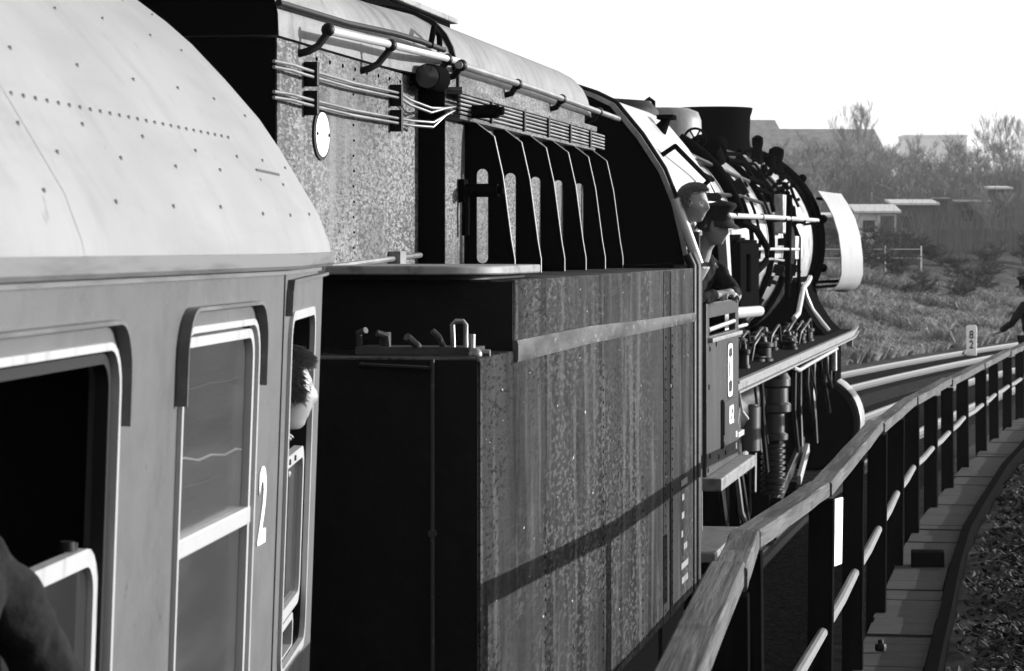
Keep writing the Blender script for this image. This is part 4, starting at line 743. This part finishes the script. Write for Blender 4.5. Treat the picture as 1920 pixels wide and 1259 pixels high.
def person(label, loc, rotz, P, clothes='coat', hair='hair_dark', hair_style='short', cap=False, yaw=0, pitch=0, roll=0, hands=True, vox=.0065, hair_n=1300, group=None, hs=1.0):
    t = thing('person', label, 'person', loc, (0, 0, rotz), group)
    NK = .052 if hs > .95 else .041; H = Vector(P['head']); Mh = Matrix.Translation(H)@Euler((R(pitch), R(roll), R(yaw)), 'ZYX' if 0 else 'XYZ').to_matrix().to_4x4()@Matrix.Scale(hs, 4)
    hb = head_mesh(); parts = [xf((hb.v, hb.f), Mh)]
    nb = Mh@Vector((0, -.02, -.06)); ch = Vector(P['chest'])
    b = B(); b.tube([nb, nb.lerp(ch, .35)+Vector((0, -.01, 0)), ch.lerp(nb, .2)], [NK*hs, NK*1.06*hs, .07*hs], 14); parts.append((b.v, b.f))
    pel = Vector(P['pelvis']); b = B(); b.tube([ch+Vector((0, 0, .02)), pel], [.10, .10], 14); parts.append((b.v, b.f))
    body_j = {'pelvis': (tuple(pel), (.15, .12)), 'waist': (tuple(pel.lerp(ch, .45)), (.155, .12)), 'chest': (tuple(ch-Vector((0, 0, .06))), (.165, .125)), 'neck': (tuple(ch+(nb-ch)*.28), (.07, .065))}
    edges = [('pelvis', 'waist'), ('waist', 'chest'), ('chest', 'neck')]
    for s, k in ((-1, 'l'), (1, 'r')):
        sh, el, wr = [Vector(P[k+q]) for q in ('s', 'e', 'w')]
        body_j[k+'s'] = (tuple(sh), .072); body_j[k+'e'] = (tuple(el), .055); body_j[k+'w'] = (tuple(wr.lerp(el, .08)), .042)
        edges += [('chest', k+'s'), (k+'s', k+'e'), (k+'e', k+'w')]
        b = B(); b.tube([el, wr], [.035, .027], 10); parts.append((b.v, b.f)); b = B(); b.tube([ch, sh, el], [.05, .04, .035], 10); parts.append((b.v, b.f))
        if hands: parts += hand(frame(wr+(wr-el).normalized()*.02, P.get(k+'hand', wr-el)), P.get('curl', 30))
    leg_j = {'p': (tuple(pel-Vector((0, 0, .02))), (.15, .125))}; le = []
    for s, k in ((-1, 'l'), (1, 'r')):
        hp, kn, an = [Vector(P[k+q]) for q in ('h', 'k', 'a')]
        leg_j[k+'h'] = (tuple(hp), .095); leg_j[k+'k'] = (tuple(kn), .065); leg_j[k+'a'] = (tuple(an), .055); le += [('p', k+'h'), (k+'h', k+'k'), (k+'k', k+'a')]
        b = B(); b.tube([pel, hp, kn, an+Vector((0, 0, .05))], [.08, .07, .05, .04], 10); parts.append((b.v, b.f))
    fuse(parts, 'body', vox, t, 'skin')
    V, Fc = skin(body_j, edges); b = B(); b.add(V, Fc); o = b.build('jacket', clothes, t, 60)
    o.modifiers.new('sub', 'SUBSURF').render_levels = 2; dm = o.modifiers.new('folds', 'DISPLACE'); dm.texture = FOLD; dm.strength = .045; dm.mid_level = .5
    V, Fc = skin(leg_j, le); b = B(); b.add(V, Fc); b.build('trousers', 'coat', t, 60)
    b = B()
    for k in ('l', 'r'):
        an = Vector(P[k+'a']); b.loft([[(an.x+x*w, an.y+y, an.z-.06+z*h) for x, z in ((-1, 0), (1, 0), (1, .7), (.6, 1), (-.6, 1), (-1, .7))] for y, w, h in ((-.07, .035, .09), (0, .042, .09), (.08, .045, .06), (.17, .04, .045), (.19, .02, .03))])
    b.build('shoes', 'rubber', t, 50)
    b = B()
    for s in (-1, 1): b.sphere((s*.031, .0800, .007), .0085, 10, 8)
    e = b.build('eyes', 'eye', t, 60); e.matrix_local = Mh
    # hair: cap shell plus strands
    b = B(); rg = []
    for j in range(9):
        ph = R(2+j*12.5); ring = []
        for k in range(28):
            az = 2*PI*k/28; lim = 1.0 if math.cos(az) < .3 else .55
            p = ph*(lim if j > 4 else 1-(1-lim)*j/5); f = 1.06+.05*mnoise.noise(Vector((az*3, ph*5, 1.3)))
            ring.append((.078*f*math.sin(p)*math.sin(az), .1*f*math.sin(p)*math.cos(az)-.004, .122*f*math.cos(p)))
        rg.append(ring)
    b.loft(rg, True, True)
    for k in range(hair_n):
        az = random.uniform(0, 2*PI); ph = R(95 if math.cos(az) < .3 else 46)*math.sqrt(random.random()); rr = 1.06
        p = Vector((.078*rr*math.sin(ph)*math.sin(az), .1*rr*math.sin(ph)*math.cos(az), .122*rr*math.cos(ph))); n = p.normalized()
        d = Vector((math.sin(az)*.5+.1, .36+.3*math.cos(az), -.42+.2*math.cos(az))) if hair_style == 'blown' else Vector((math.sin(az)*.6, math.cos(az)*.6, -.6))
        d = (d+Vector([random.uniform(-.38, .38) for _ in range(3)])).normalized(); L = random.uniform(.018, .042) if hair_style == 'blown' else random.uniform(.02, .04)
        b.tube([p-n*.004, p+n*.006+d*L*.45, p+n*.005+d*L+Vector((0, 0, -.006))], ([.0024, .002, .0005] if hair_n > 1000 else [.004, .0035, .0008]), 4)
    hobj = b.build('hair', hair, t, 60); hobj.matrix_local = Mh
    if cap:
        b = B(); b.loft([[(a*math.sin(2*PI*k/28), c*math.cos(2*PI*k/28)-.004, z+.02*math.cos(2*PI*k/28)*(z > .08)) for k in range(28)] for a, c, z in ((.084, .108, .045), (.085, .109, .085), (.105, .135, .118), (.112, .142, .135), (.10, .13, .15), (.0005, .0005, .158))]); co = b.build('cap', 'coat', t, 40); co.matrix_local = Mh
        b = B(); b.loft([[(.086*math.sin(a)*q, .108*math.cos(a)*q+(q-1)*.10*math.cos(a), .05-(q-1)*.09+dz) for a in [R(-62+124*k/14) for k in range(15)]] for q, dz in ((1.0, 0), (1.35, 0), (1.35, -.006), (1.0, -.006))], False, False); v = b.build('cap_visor', 'rubber', co, 40)
        b = B(); b.sphere((0, .112, .092), .016, 10, 6, (1, .5, 1)); b.build('cap_badge', 'alu', co, 50)
    return t
def stand(lean=.0, hgt=1.7, head=(0, .06, 1.58), arms=None):
    k = hgt/1.75
    P = dict(head=head, chest=(0, lean*.7, 1.38*k), pelvis=(0, 0, .95*k), lh=(-.1, 0, .88*k), rh=(.1, 0, .88*k), lk=(-.11, .03, .48*k), rk=(.11, .02, .48*k), la=(-.11, 0, .07), ra=(.11, .0, .07),
             ls=(-.19, lean*.7, 1.38*k), rs=(.19, lean*.7, 1.38*k), le=(-.26, .02+lean*.5, 1.10*k), re=(.26, .02+lean*.5, 1.10*k), lw=(-.25, .14+lean*.5, .86*k), rw=(.25, .14+lean*.5, .86*k))
    if arms: P.update(arms)
    return P
def in_frame(o, base, th, p):   # point given in a vehicle's own plan frame
    r = Vector((math.cos(th), -math.sin(th), 0)); d = Vector((math.sin(th), math.cos(th), 0)); return Vector(base)+r*p[0]+d*p[1]+Vector((0, 0, p[2]))
# boy at the coach door window (looks out to the right and ahead)
bl = in_frame(None, coach.location, th_c, (1.15, -.40, 1.16))
person('boy with windblown fair hair leaning out of the coach door window', bl, -PI/2-th_c+R(14), stand(.12, 1.55, (0.02, .255, 1.50), dict(chest=(0, .2, 1.30), ls=(-.15, .17, 1.3), rs=(.15, .17, 1.3), le=(-.2, .05, 1.05), re=(.2, .05, 1.05), lw=(-.14, .17, 1.28), rw=(.14, .17, 1.28))), 'coat', 'hair_fair', 'blown', yaw=16, pitch=0, hands=True, vox=.005, hair_n=13000, hs=.93)
# engine crew
L_r = in_frame
dl = in_frame(None, loco.location, .18583, (1.20, .80, 1.657))
person('engine driver in dark peaked cap and coat leaning out of the cab side window', dl, -PI/2-.18583-R(25), stand(.2, 1.70, (0, .36, 1.575), dict(chest=(0, .22, 1.34), ls=(-.2, .22, 1.33), rs=(.2, .22, 1.33), le=(-.27, .36, 1.13), re=(.25, .38, 1.12), lw=(-.1, .41, 1.16), rw=(.05, .43, 1.15), lhand=(1, .2, 0), rhand=(-1, .3, 0))), 'coat', 'hair_dark', cap=True, yaw=-10, pitch=-8)
fl = in_frame(None, loco.location, .18583, (1.16, .12, 1.657))
person('bareheaded fireman with fair hair looking out between tender and cab', fl, -PI/2-.18583-R(12), stand(.15, 1.82, (0, .30, 1.715), dict(chest=(-.06, .15, 1.45), pelvis=(-.1, 0, .98), ls=(-.22, .13, 1.44), rs=(.04, .16, 1.42), re=(.03, .1, 1.15), rw=(.0, .2, .95))), 'shirt', 'hair_fair', 'blown', yaw=-5, pitch=-4)
# passenger in the nearest window (only shoulder and sleeve in view)
pl_ = in_frame(None, coach.location, th_c, (1.11, -3.66, 1.14))
person('passenger in dark coat leaning on the lowered coach window, shoulder and sleeve in view', pl_, -PI/2-th_c, stand(.2, 1.74, (.06, .30, 1.66), dict(chest=(-.06, .27, 1.36), pelvis=(0, .1, .95), ls=(-.19, .36, 1.40), rs=(.14, .2, 1.38), le=(-.33, .45, 1.17), lw=(-.40, .42, .95), re=(.3, .30, 1.2), rw=(.1, .34, 1.42))), 'coat', 'hair_dark', yaw=0)
# walker by the fence end
person('person in dark coat and cap resting a hand on the far end of the fence', (7.53, 41.0, .80), R(58), stand(.05, 1.86, (0, .07, 1.72), dict(le=(-.26, .18, 1.22), lw=(-.16, .42, 1.08), lhand=(.3, 1, -.3), re=(.28, .05, 1.12))), 'coat', 'hair_dark', cap=True, pitch=-5)

# ------------------------------------------------------------------ vegetation
def tree_mesh(seed, h, spread, levels=4, r0=.11, nb=4, twig=.012, up=.5):
    rnd = random.Random(seed); T, C_ = B(), B()
    def grow(p, d, L, r, lv):
        n = 3; pts = [p]; rs = [r]; q = p; dd = d
        for k in range(n):
            dd = (dd+Vector([rnd.uniform(-.22, .22) for _ in range(3)])+Vector((0, 0, .05*up))).normalized(); q = q+dd*L/n; pts.append(q); rs.append(max(twig*.6, r*(1-.5*(k+1)/n)))
        (T if lv <= 1 else C_).tube(pts, rs, 6 if lv == 0 else (4 if lv < 2 else 3))
        if lv >= levels: return
        m = nb+(2 if lv == 0 else 0)+(1 if lv >= 2 else 0)
        for k in range(m):
            f = rnd.uniform(.35, 1.0) if lv else rnd.uniform(.3, 1.0); i = min(n-1, int(f*n)); b0 = pts[i].lerp(pts[i+1], f*n-i)
            az = rnd.uniform(0, 2*PI); o = Vector((math.cos(az), math.sin(az), rnd.uniform(-.1, .5))); dn = (dd*rnd.uniform(.35, .9)+o*spread+Vector((0, 0, up*.4))).normalized()
            grow(b0, dn, L*rnd.uniform(.5, .72), max(twig, rs[i]*.55), lv+1)
        if lv: grow(pts[-1], dd, L*.6, max(twig, r*.45), lv+1)
    grow(Vector((0, 0, -.2)), Vector((rnd.uniform(-.06, .06), rnd.uniform(-.06, .06), 1)), h*.55, r0, 0)
    return T.mesh('trunk', 60), C_.mesh('crown', 0)
def place_tree(name, ms, label, cat, X, Y, s, rz, mt, group=None, z=None):
    t = thing(name, label, cat, (X, Y, float(ground(np.array([X]), np.array([Y]))[0])-.1 if z is None else z), (0, 0, rz), group); t.scale = (s, s, s); LAB.append((t, X/Y*5300+960, Y, s))
    link('trunk', ms[0], mt, t); link('crown', ms[1], mt, t); return t
LAB = []
VAR = [tree_mesh(11+k, 8.5, .75, 4, .12, 3, .022) for k in range(4)]
VSL = [tree_mesh(31+k, 10, .4, 4, .10, 3, .02, 1.2) for k in range(2)]
BSH = [tree_mesh(51+k, 2.2, 1.2, 4, .05, 4, .014, .2) for k in range(3)]
for ms in VAR+VSL+BSH:
    for q in ms: q.materials.clear()
def addmat(ms, m):
    for q in ms:
        if not len(q.materials): q.materials.append(M[m])
for ms in VAR: addmat(ms, 'twig')
for ms in VSL: addmat(ms, 'twig2')
for ms in BSH: addmat(ms, 'bushm')
rt = random.Random(3)
kinds = ['bare spreading tree', 'bare open crowned tree', 'bare low forked tree', 'bare bushy tree']
for k in range(74):
    Y = rt.uniform(168, 262); ang = rt.uniform(.072, .20); v = rt.randrange(4)
    place_tree('bare_tree', VAR[v], kinds[v], 'tree', Y*ang, Y, rt.uniform(.36, .60), rt.uniform(0, 6.28), 'twig', 'bare trees of the hillside wood')
for k, (px, Y, s, lab) in enumerate(((1612, 338, .95, 'left of two slim poplars rising above the long hall roof'), (1627, 337, 1.0, 'right of two slim poplars rising above the long hall roof'), (1767, 255, .55, 'dark trunked bare tree standing alone against the sky on the hill'), (1876, 240, .62, 'tall slim bare tree on the skyline at the right edge of the wood'), (1868, 262, .6, 'thin pale bare tree just behind the tall skyline tree'), (1915, 250, .55, 'slim bare tree at the right end of the hillside wood'), (1706, 258, .5, 'slender bare tree in front of the pale tower block'))):
    place_tree('bare_tree', VSL[k % 2] if k != 2 else VAR[1], lab, 'tree', (px-960)/5300*Y, Y, s, k*1.3, 'twig2', 'bare trees on the skyline')
bl_ = ['dark bramble bush', 'low dark thicket', 'wide dark bush']
for k in range(30):
    Y = rt.uniform(118, 150); ang = rt.uniform(.130, .195) if k < 22 else rt.uniform(.09, .14); v = k % 3
    place_tree('bramble_bush', BSH[v], bl_[v], 'bush', Y*ang, Y, rt.uniform(.6, 1.05), rt.uniform(0, 6.28), 'bushm', 'dark bushes above the bank')
def relabel(sel, marks, rows, adj):
    byl = {}
    for t, px, Y, sc in sel:
        m = min(marks, key=lambda q: abs(q[0]-px))[1]; r = next(n for y_, n in rows if Y < y_)
        byl.setdefault((t['label'].split('|')[0], m, r), []).append((sc, t))
    for (k, m, r), L in byl.items():
        L.sort(key=lambda q: q[0])
        for i, (sc, t) in enumerate(L): t['label'] = ' '.join([(adj[min(i, 3)]+' ' if len(L) > 1 else '')+k, r, m]).strip()
relabel([q for q in LAB if q[0].get('group') == 'bare trees of the hillside wood'], [(1345, 'behind the chimney'), (1420, 'below the gabled house'), (1480, 'below the hall\'s left end'), (1540, 'below the middle of the hall'), (1600, 'below the poplars'), (1650, 'above the sheds'), (1710, 'above the widest shed roof'), (1767, 'below the dark skyline tree'), (1820, 'above the brown shed'), (1872, 'above the narrow shed'), (1915, 'at the frame edge'), (1960, 'past the frame edge')], [(192, 'low in the wood'), (226, 'halfway up the wood'), (999, 'high in the wood')], ['smallest', 'shorter', 'taller', 'tallest'])
relabel([q for q in LAB if q[0].get('group') == 'dark bushes above the bank'], [(1460, 'behind the engine front'), (1530, 'left of the deflector'), (1620, 'below the shed nearest the deflector'), (1690, 'below the widest shed roof'), (1750, 'below the small box shed'), (1800, 'below the brown shed'), (1860, 'below the narrow shed'), (1910, 'at the frame edge'), (1970, 'past the frame edge')], [(128, 'on the near rise'), (139, 'on the middle rise'), (999, 'on the far rise')], ['smallest', 'smaller', 'larger', 'largest'])
# undergrowth of the wood: one mass
b = B()
for k in range(9000):
    Y = rt.uniform(160, 265); X = Y*rt.uniform(.065, .21); z = float(np.interp(Y, [160, 265], [0, 0])); h = rt.uniform(.8, 3.2)
    b.v += [(X, Y, h)]; b.f.append((k,))
pts = np.array(b.v); zz = ground(pts[:, 0], pts[:, 1]); b = B()
for (X, Y, h), z in zip(pts, zz):
    w = rt.uniform(.015, .03); a = rt.uniform(-.4, .4)*h; c = rt.uniform(-.4, .4)*h; z -= .1
    o = len(b.v); b.v += [(X-w, Y, z), (X+w, Y, z), (X, Y+w*1.5, z), (X+a*.4, Y+c*.4, z+h*.6), (X+a*.4+w, Y+c*.4, z+h*.6), (X+a, Y+c, z+h)]
    b.f += [(o, o+1, o+4, o+3), (o+1, o+2, o+4), (o+2, o, o+3), (o+3, o+4, o+5)]
me = bpy.data.meshes.new('undergrowth'); me.from_pydata(b.v, [], b.f); link('undergrowth', me, 'twig', None, 'stuff')
# dry grass tussocks on the bank
N = 5200; b = B(); GXs = []; 
while len(GXs) < N:
    Y = rt.uniform(64, 128); X = Y*rt.uniform(.10, .20)
    xc = float(np.interp(Y, cy, cx)); hd = float(np.interp(Y, cy, tx)); d = (xc-X)*math.sqrt(1-hd**2)
    if d > 6.3: GXs.append((X, Y))
G = np.array(GXs); gz = ground(G[:, 0], G[:, 1])
for (X, Y), z in zip(G, gz):
    big = mnoise.noise(Vector((X*.35, Y*.2, 0))) > .05; s = rt.uniform(.28, .62)*(1.5 if big else .6)
    for k in range(22):
        az = rt.uniform(0, 2*PI); l = rt.uniform(.5, 1)*s; w = rt.uniform(.01, .022); dx, dy = math.cos(az), math.sin(az)
        x0, y0 = X+dx*.08, Y+dy*.08; o = len(b.v)
        b.v += [(x0-dy*w, y0+dx*w, z-.03), (x0+dy*w, y0-dx*w, z-.03), (x0+dx*l*.45+dy*w*.8, y0+dy*l*.45-dx*w*.8, z+l*.75), (x0+dx*l*.45-dy*w*.8, y0+dy*l*.45+dx*w*.8, z+l*.75), (x0+dx*l*.95, y0+dy*l*.95, z+l*.55)]
        b.f += [(o, o+1, o+2, o+3), (o+3, o+2, o+4)]
me = bpy.data.meshes.new('dry_grass'); me.from_pydata(b.v, [], b.f); link('dry_grass', me, 'grass', None, 'stuff')
# leaf litter beside the walkway
b = B(); LV = []
while len(LV) < 24000:
    Y = rt.uniform(11, 41); X = float(fence_x(Y))+.48+abs(rt.gauss(0, 1.0))+rt.uniform(0, .6)
    if X < Y*.2+.4: LV.append((X, Y))
A = np.array(LV); az_ = ground(A[:, 0], A[:, 1])
for (X, Y), z in zip(A, az_):
    s = rt.uniform(.014, .045); e = Euler((rt.uniform(-.8, .8), rt.uniform(-.8, .8), rt.uniform(0, 6.28))).to_matrix(); c = Vector((X, Y, z+rt.uniform(.0, .06))); o = len(b.v)
    b.v += [tuple(c+e@Vector(p)*s) for p in ((-1, 0, .12), (-.3, -.5, 0), (.6, -.4, .05), (1.1, 0, .2), (.6, .4, .05), (-.3, .5, 0))]; b.f += [(o, o+1, o+2, o+3), (o, o+3, o+4, o+5)]
me = bpy.data.meshes.new('leaf_litter'); me.from_pydata(b.v, [], b.f); link('leaf_litter', me, 'leaf', None, 'stuff')

# ------------------------------------------------------------------ far buildings
def gnd(X, Y): return float(ground(np.array([X]), np.array([Y]))[0])
def shed(px, Y, w, dep, h, roof, wallm, label, pitch=.25, rz=0, door=True):
    X = (px-960)/5300*Y; t = thing('garden_shed', label, 'shed', (X, Y, gnd(X, Y)-.15), (0, 0, rz), 'allotment sheds below the wood')
    b = B(); b.box(-w/2, w/2, -dep/2, dep/2, 0, h); wl = b.build('wall', wallm, t, 0)
    b = B(); b.add([(-w/2-.25, -dep/2-.3, h+.02), (w/2+.25, -dep/2-.3, h+.02), (w/2+.25, dep/2+.3, h+pitch), (-w/2-.25, dep/2+.3, h+pitch), (-w/2-.25, -dep/2-.3, h+.14), (w/2+.25, -dep/2-.3, h+.14), (w/2+.25, dep/2+.3, h+pitch+.12), (-w/2-.25, dep/2+.3, h+pitch+.12)], [(0, 1, 2, 3), (4, 7, 6, 5), (0, 4, 5, 1), (1, 5, 6, 2), (2, 6, 7, 3), (3, 7, 4, 0)]); b.build('roof', roof, t, 0)
    if door:
        b = B(); b.box(w*.08, w*.08+.8, -dep/2-.03, -dep/2, .1, 1.95); b.build('door', 'shedwood', t, 0)
        f = B(); f.box(-w*.38, -w*.38+.7, -dep/2-.03, -dep/2, 1.0, 1.7); f.build('window', 'glass', t, 0)
    return t
shed(1640, 165, 2.2, 2.4, 2.1, 'shedroof', 'shedwall', 'pale garden shed with white roof beside the smoke deflector', .45)
shed(1710, 172, 2.4, 2.6, 2.35, 'shedroof', 'shedwood', 'dark boarded garden shed with wide white roof', .3)
shed(1760, 176, .9, 1.2, 2.5, 'shedwood', 'shedwood', 'small dark box shed next to the white roofed shed', .1, 0, False)
shed(1560, 160, 1.6, 2.0, 2.0, 'shedroof', 'shedwood', 'low garden shed half hidden behind the engine front', .2)
shed(1872, 185, 1.0, 2.0, 2.75, 'shedroof', 'shedwood', 'narrow garden shed with white roof among bushes at the right', .15)
shed(1820, 180, 1.9, 2.0, 2.1, 'shedwood', 'shedwood', 'brown boarded garden shed between the bushes', .2)
gf = thing('garden_fence', 'brown board fence of the allotments in front of the sheds', 'fence', (23.5, 158, gnd(23.5, 158)))
for k in range(26):
    b = B(); h = 1.25+rt.uniform(-.1, .1); b.box(k*.22, k*.22+.19, -.015, .015, 0, h); b.build('board', 'shedwood', gf, 0)
b = B(); b.box(0, 5.7, .02, .06, .9, 1.0); b.build('fence_rail', 'shedwood', gf, 0)
# gravel lane and white bar fence
lane = B(); ly_ = [(10.5+k*.9, 104+k*.55) for k in range(12)]
lane.loft([[(x, y+o, gnd(x, y+o)+.05) for o in np.linspace(0, 6, 6)] for x, y in ly_], False, False); lane.build('lane', 'road', None, 0, kind='structure')
wf = thing('bar_fence', 'low white bar fence beside the gravel lane behind the engine front', 'fence', (13.0, 128, gnd(13.0, 128)))
for z in (.45, .85): b = B(); b.tube([(-1, 0, z), (5.6, .5, z)], .022, 6); b.build('rail', 'road', wf)
for k in range(5): b = B(); b.tube([(-1+k*1.65, k*.125, -.2), (-1+k*1.65, k*.125, 1.0)], .03, 6); b.build('post', 'road', wf)
# long hall with hipped roof and a gabled house
def house(name, label, cat, X, Y, w, d, h, rh, hip, rz, roofm='tileroof', wm='hallwall', win=0):
    t = thing(name, label, cat, (X, Y, gnd(X, Y)-.3), (0, 0, rz)); b = B(); b.box(-w/2, w/2, -d/2, d/2, 0, h); b.build('wall', wm, t, 0)
    o = .4; b = B(); b.add([(-w/2-o, -d/2-o, h), (w/2+o, -d/2-o, h), (w/2+o, d/2+o, h), (-w/2-o, d/2+o, h), (-w/2+hip, 0, h+rh), (w/2-hip, 0, h+rh)], [(0, 1, 5, 4), (1, 2, 5), (2, 3, 4, 5), (3, 0, 4), (0, 3, 2, 1)]); b.build('roof', roofm, t, 0)
    for k in range(win):
        x = -w/2+(k+.5)*w/win; b = B(); b.box(x-.45, x+.45, -d/2-.04, -d/2-.005, h*.45, h*.85); f = b.build('window', 'white', t, 0); b = B(); b.box(x-.37, x+.37, -d/2-.06, -d/2-.041, h*.48, h*.82); b.build('pane', 'glass', f, 0)
    return t
house('hall', 'long hall with big hipped tiled roof above the bare wood', 'building', 36.8, 345, 16.5, 11, 3.0, 4.6, .8, R(2), win=6)
house('gabled_house', 'tall gabled house beside the chimney, left of the long hall', 'house', 31.0, 352, 5.5, 9, 4.6, 4.4, 1.0, R(4), win=2)
tb = thing('apartment_tower', 'pale far apartment block barely visible through the haze behind the trees', 'building', (122, 820, gnd(122, 820)-2))
b = B(); b.box(-9, 9, -6, 6, 0, 23); b.build('wall', 'blockwall', tb, 0); b = B(); b.box(-9.2, 9.2, -6.2, 6.2, 23.01, 23.6); b.build('roof', 'blockwall', tb, 0)

# ------------------------------------------------------------------ the hazy air
hm = bpy.data.materials.new('haze'); hm.use_nodes = True; hn = hm.node_tree; hn.nodes.clear()
ho = hn.nodes.new('ShaderNodeOutputMaterial'); hv = hn.nodes.new('ShaderNodeVolumePrincipled'); hn.links.new(hv.outputs[0], ho.inputs['Volume'])
hv.inputs['Color'].default_value = (.95, .95, .95, 1); hv.inputs['Density'].default_value = .00014; hv.inputs['Anisotropy'].default_value = .35
hb_ = B().box(-1000, 1000, -150, 2600, -2, 60).build('haze', hm, None, 0, kind='stuff')
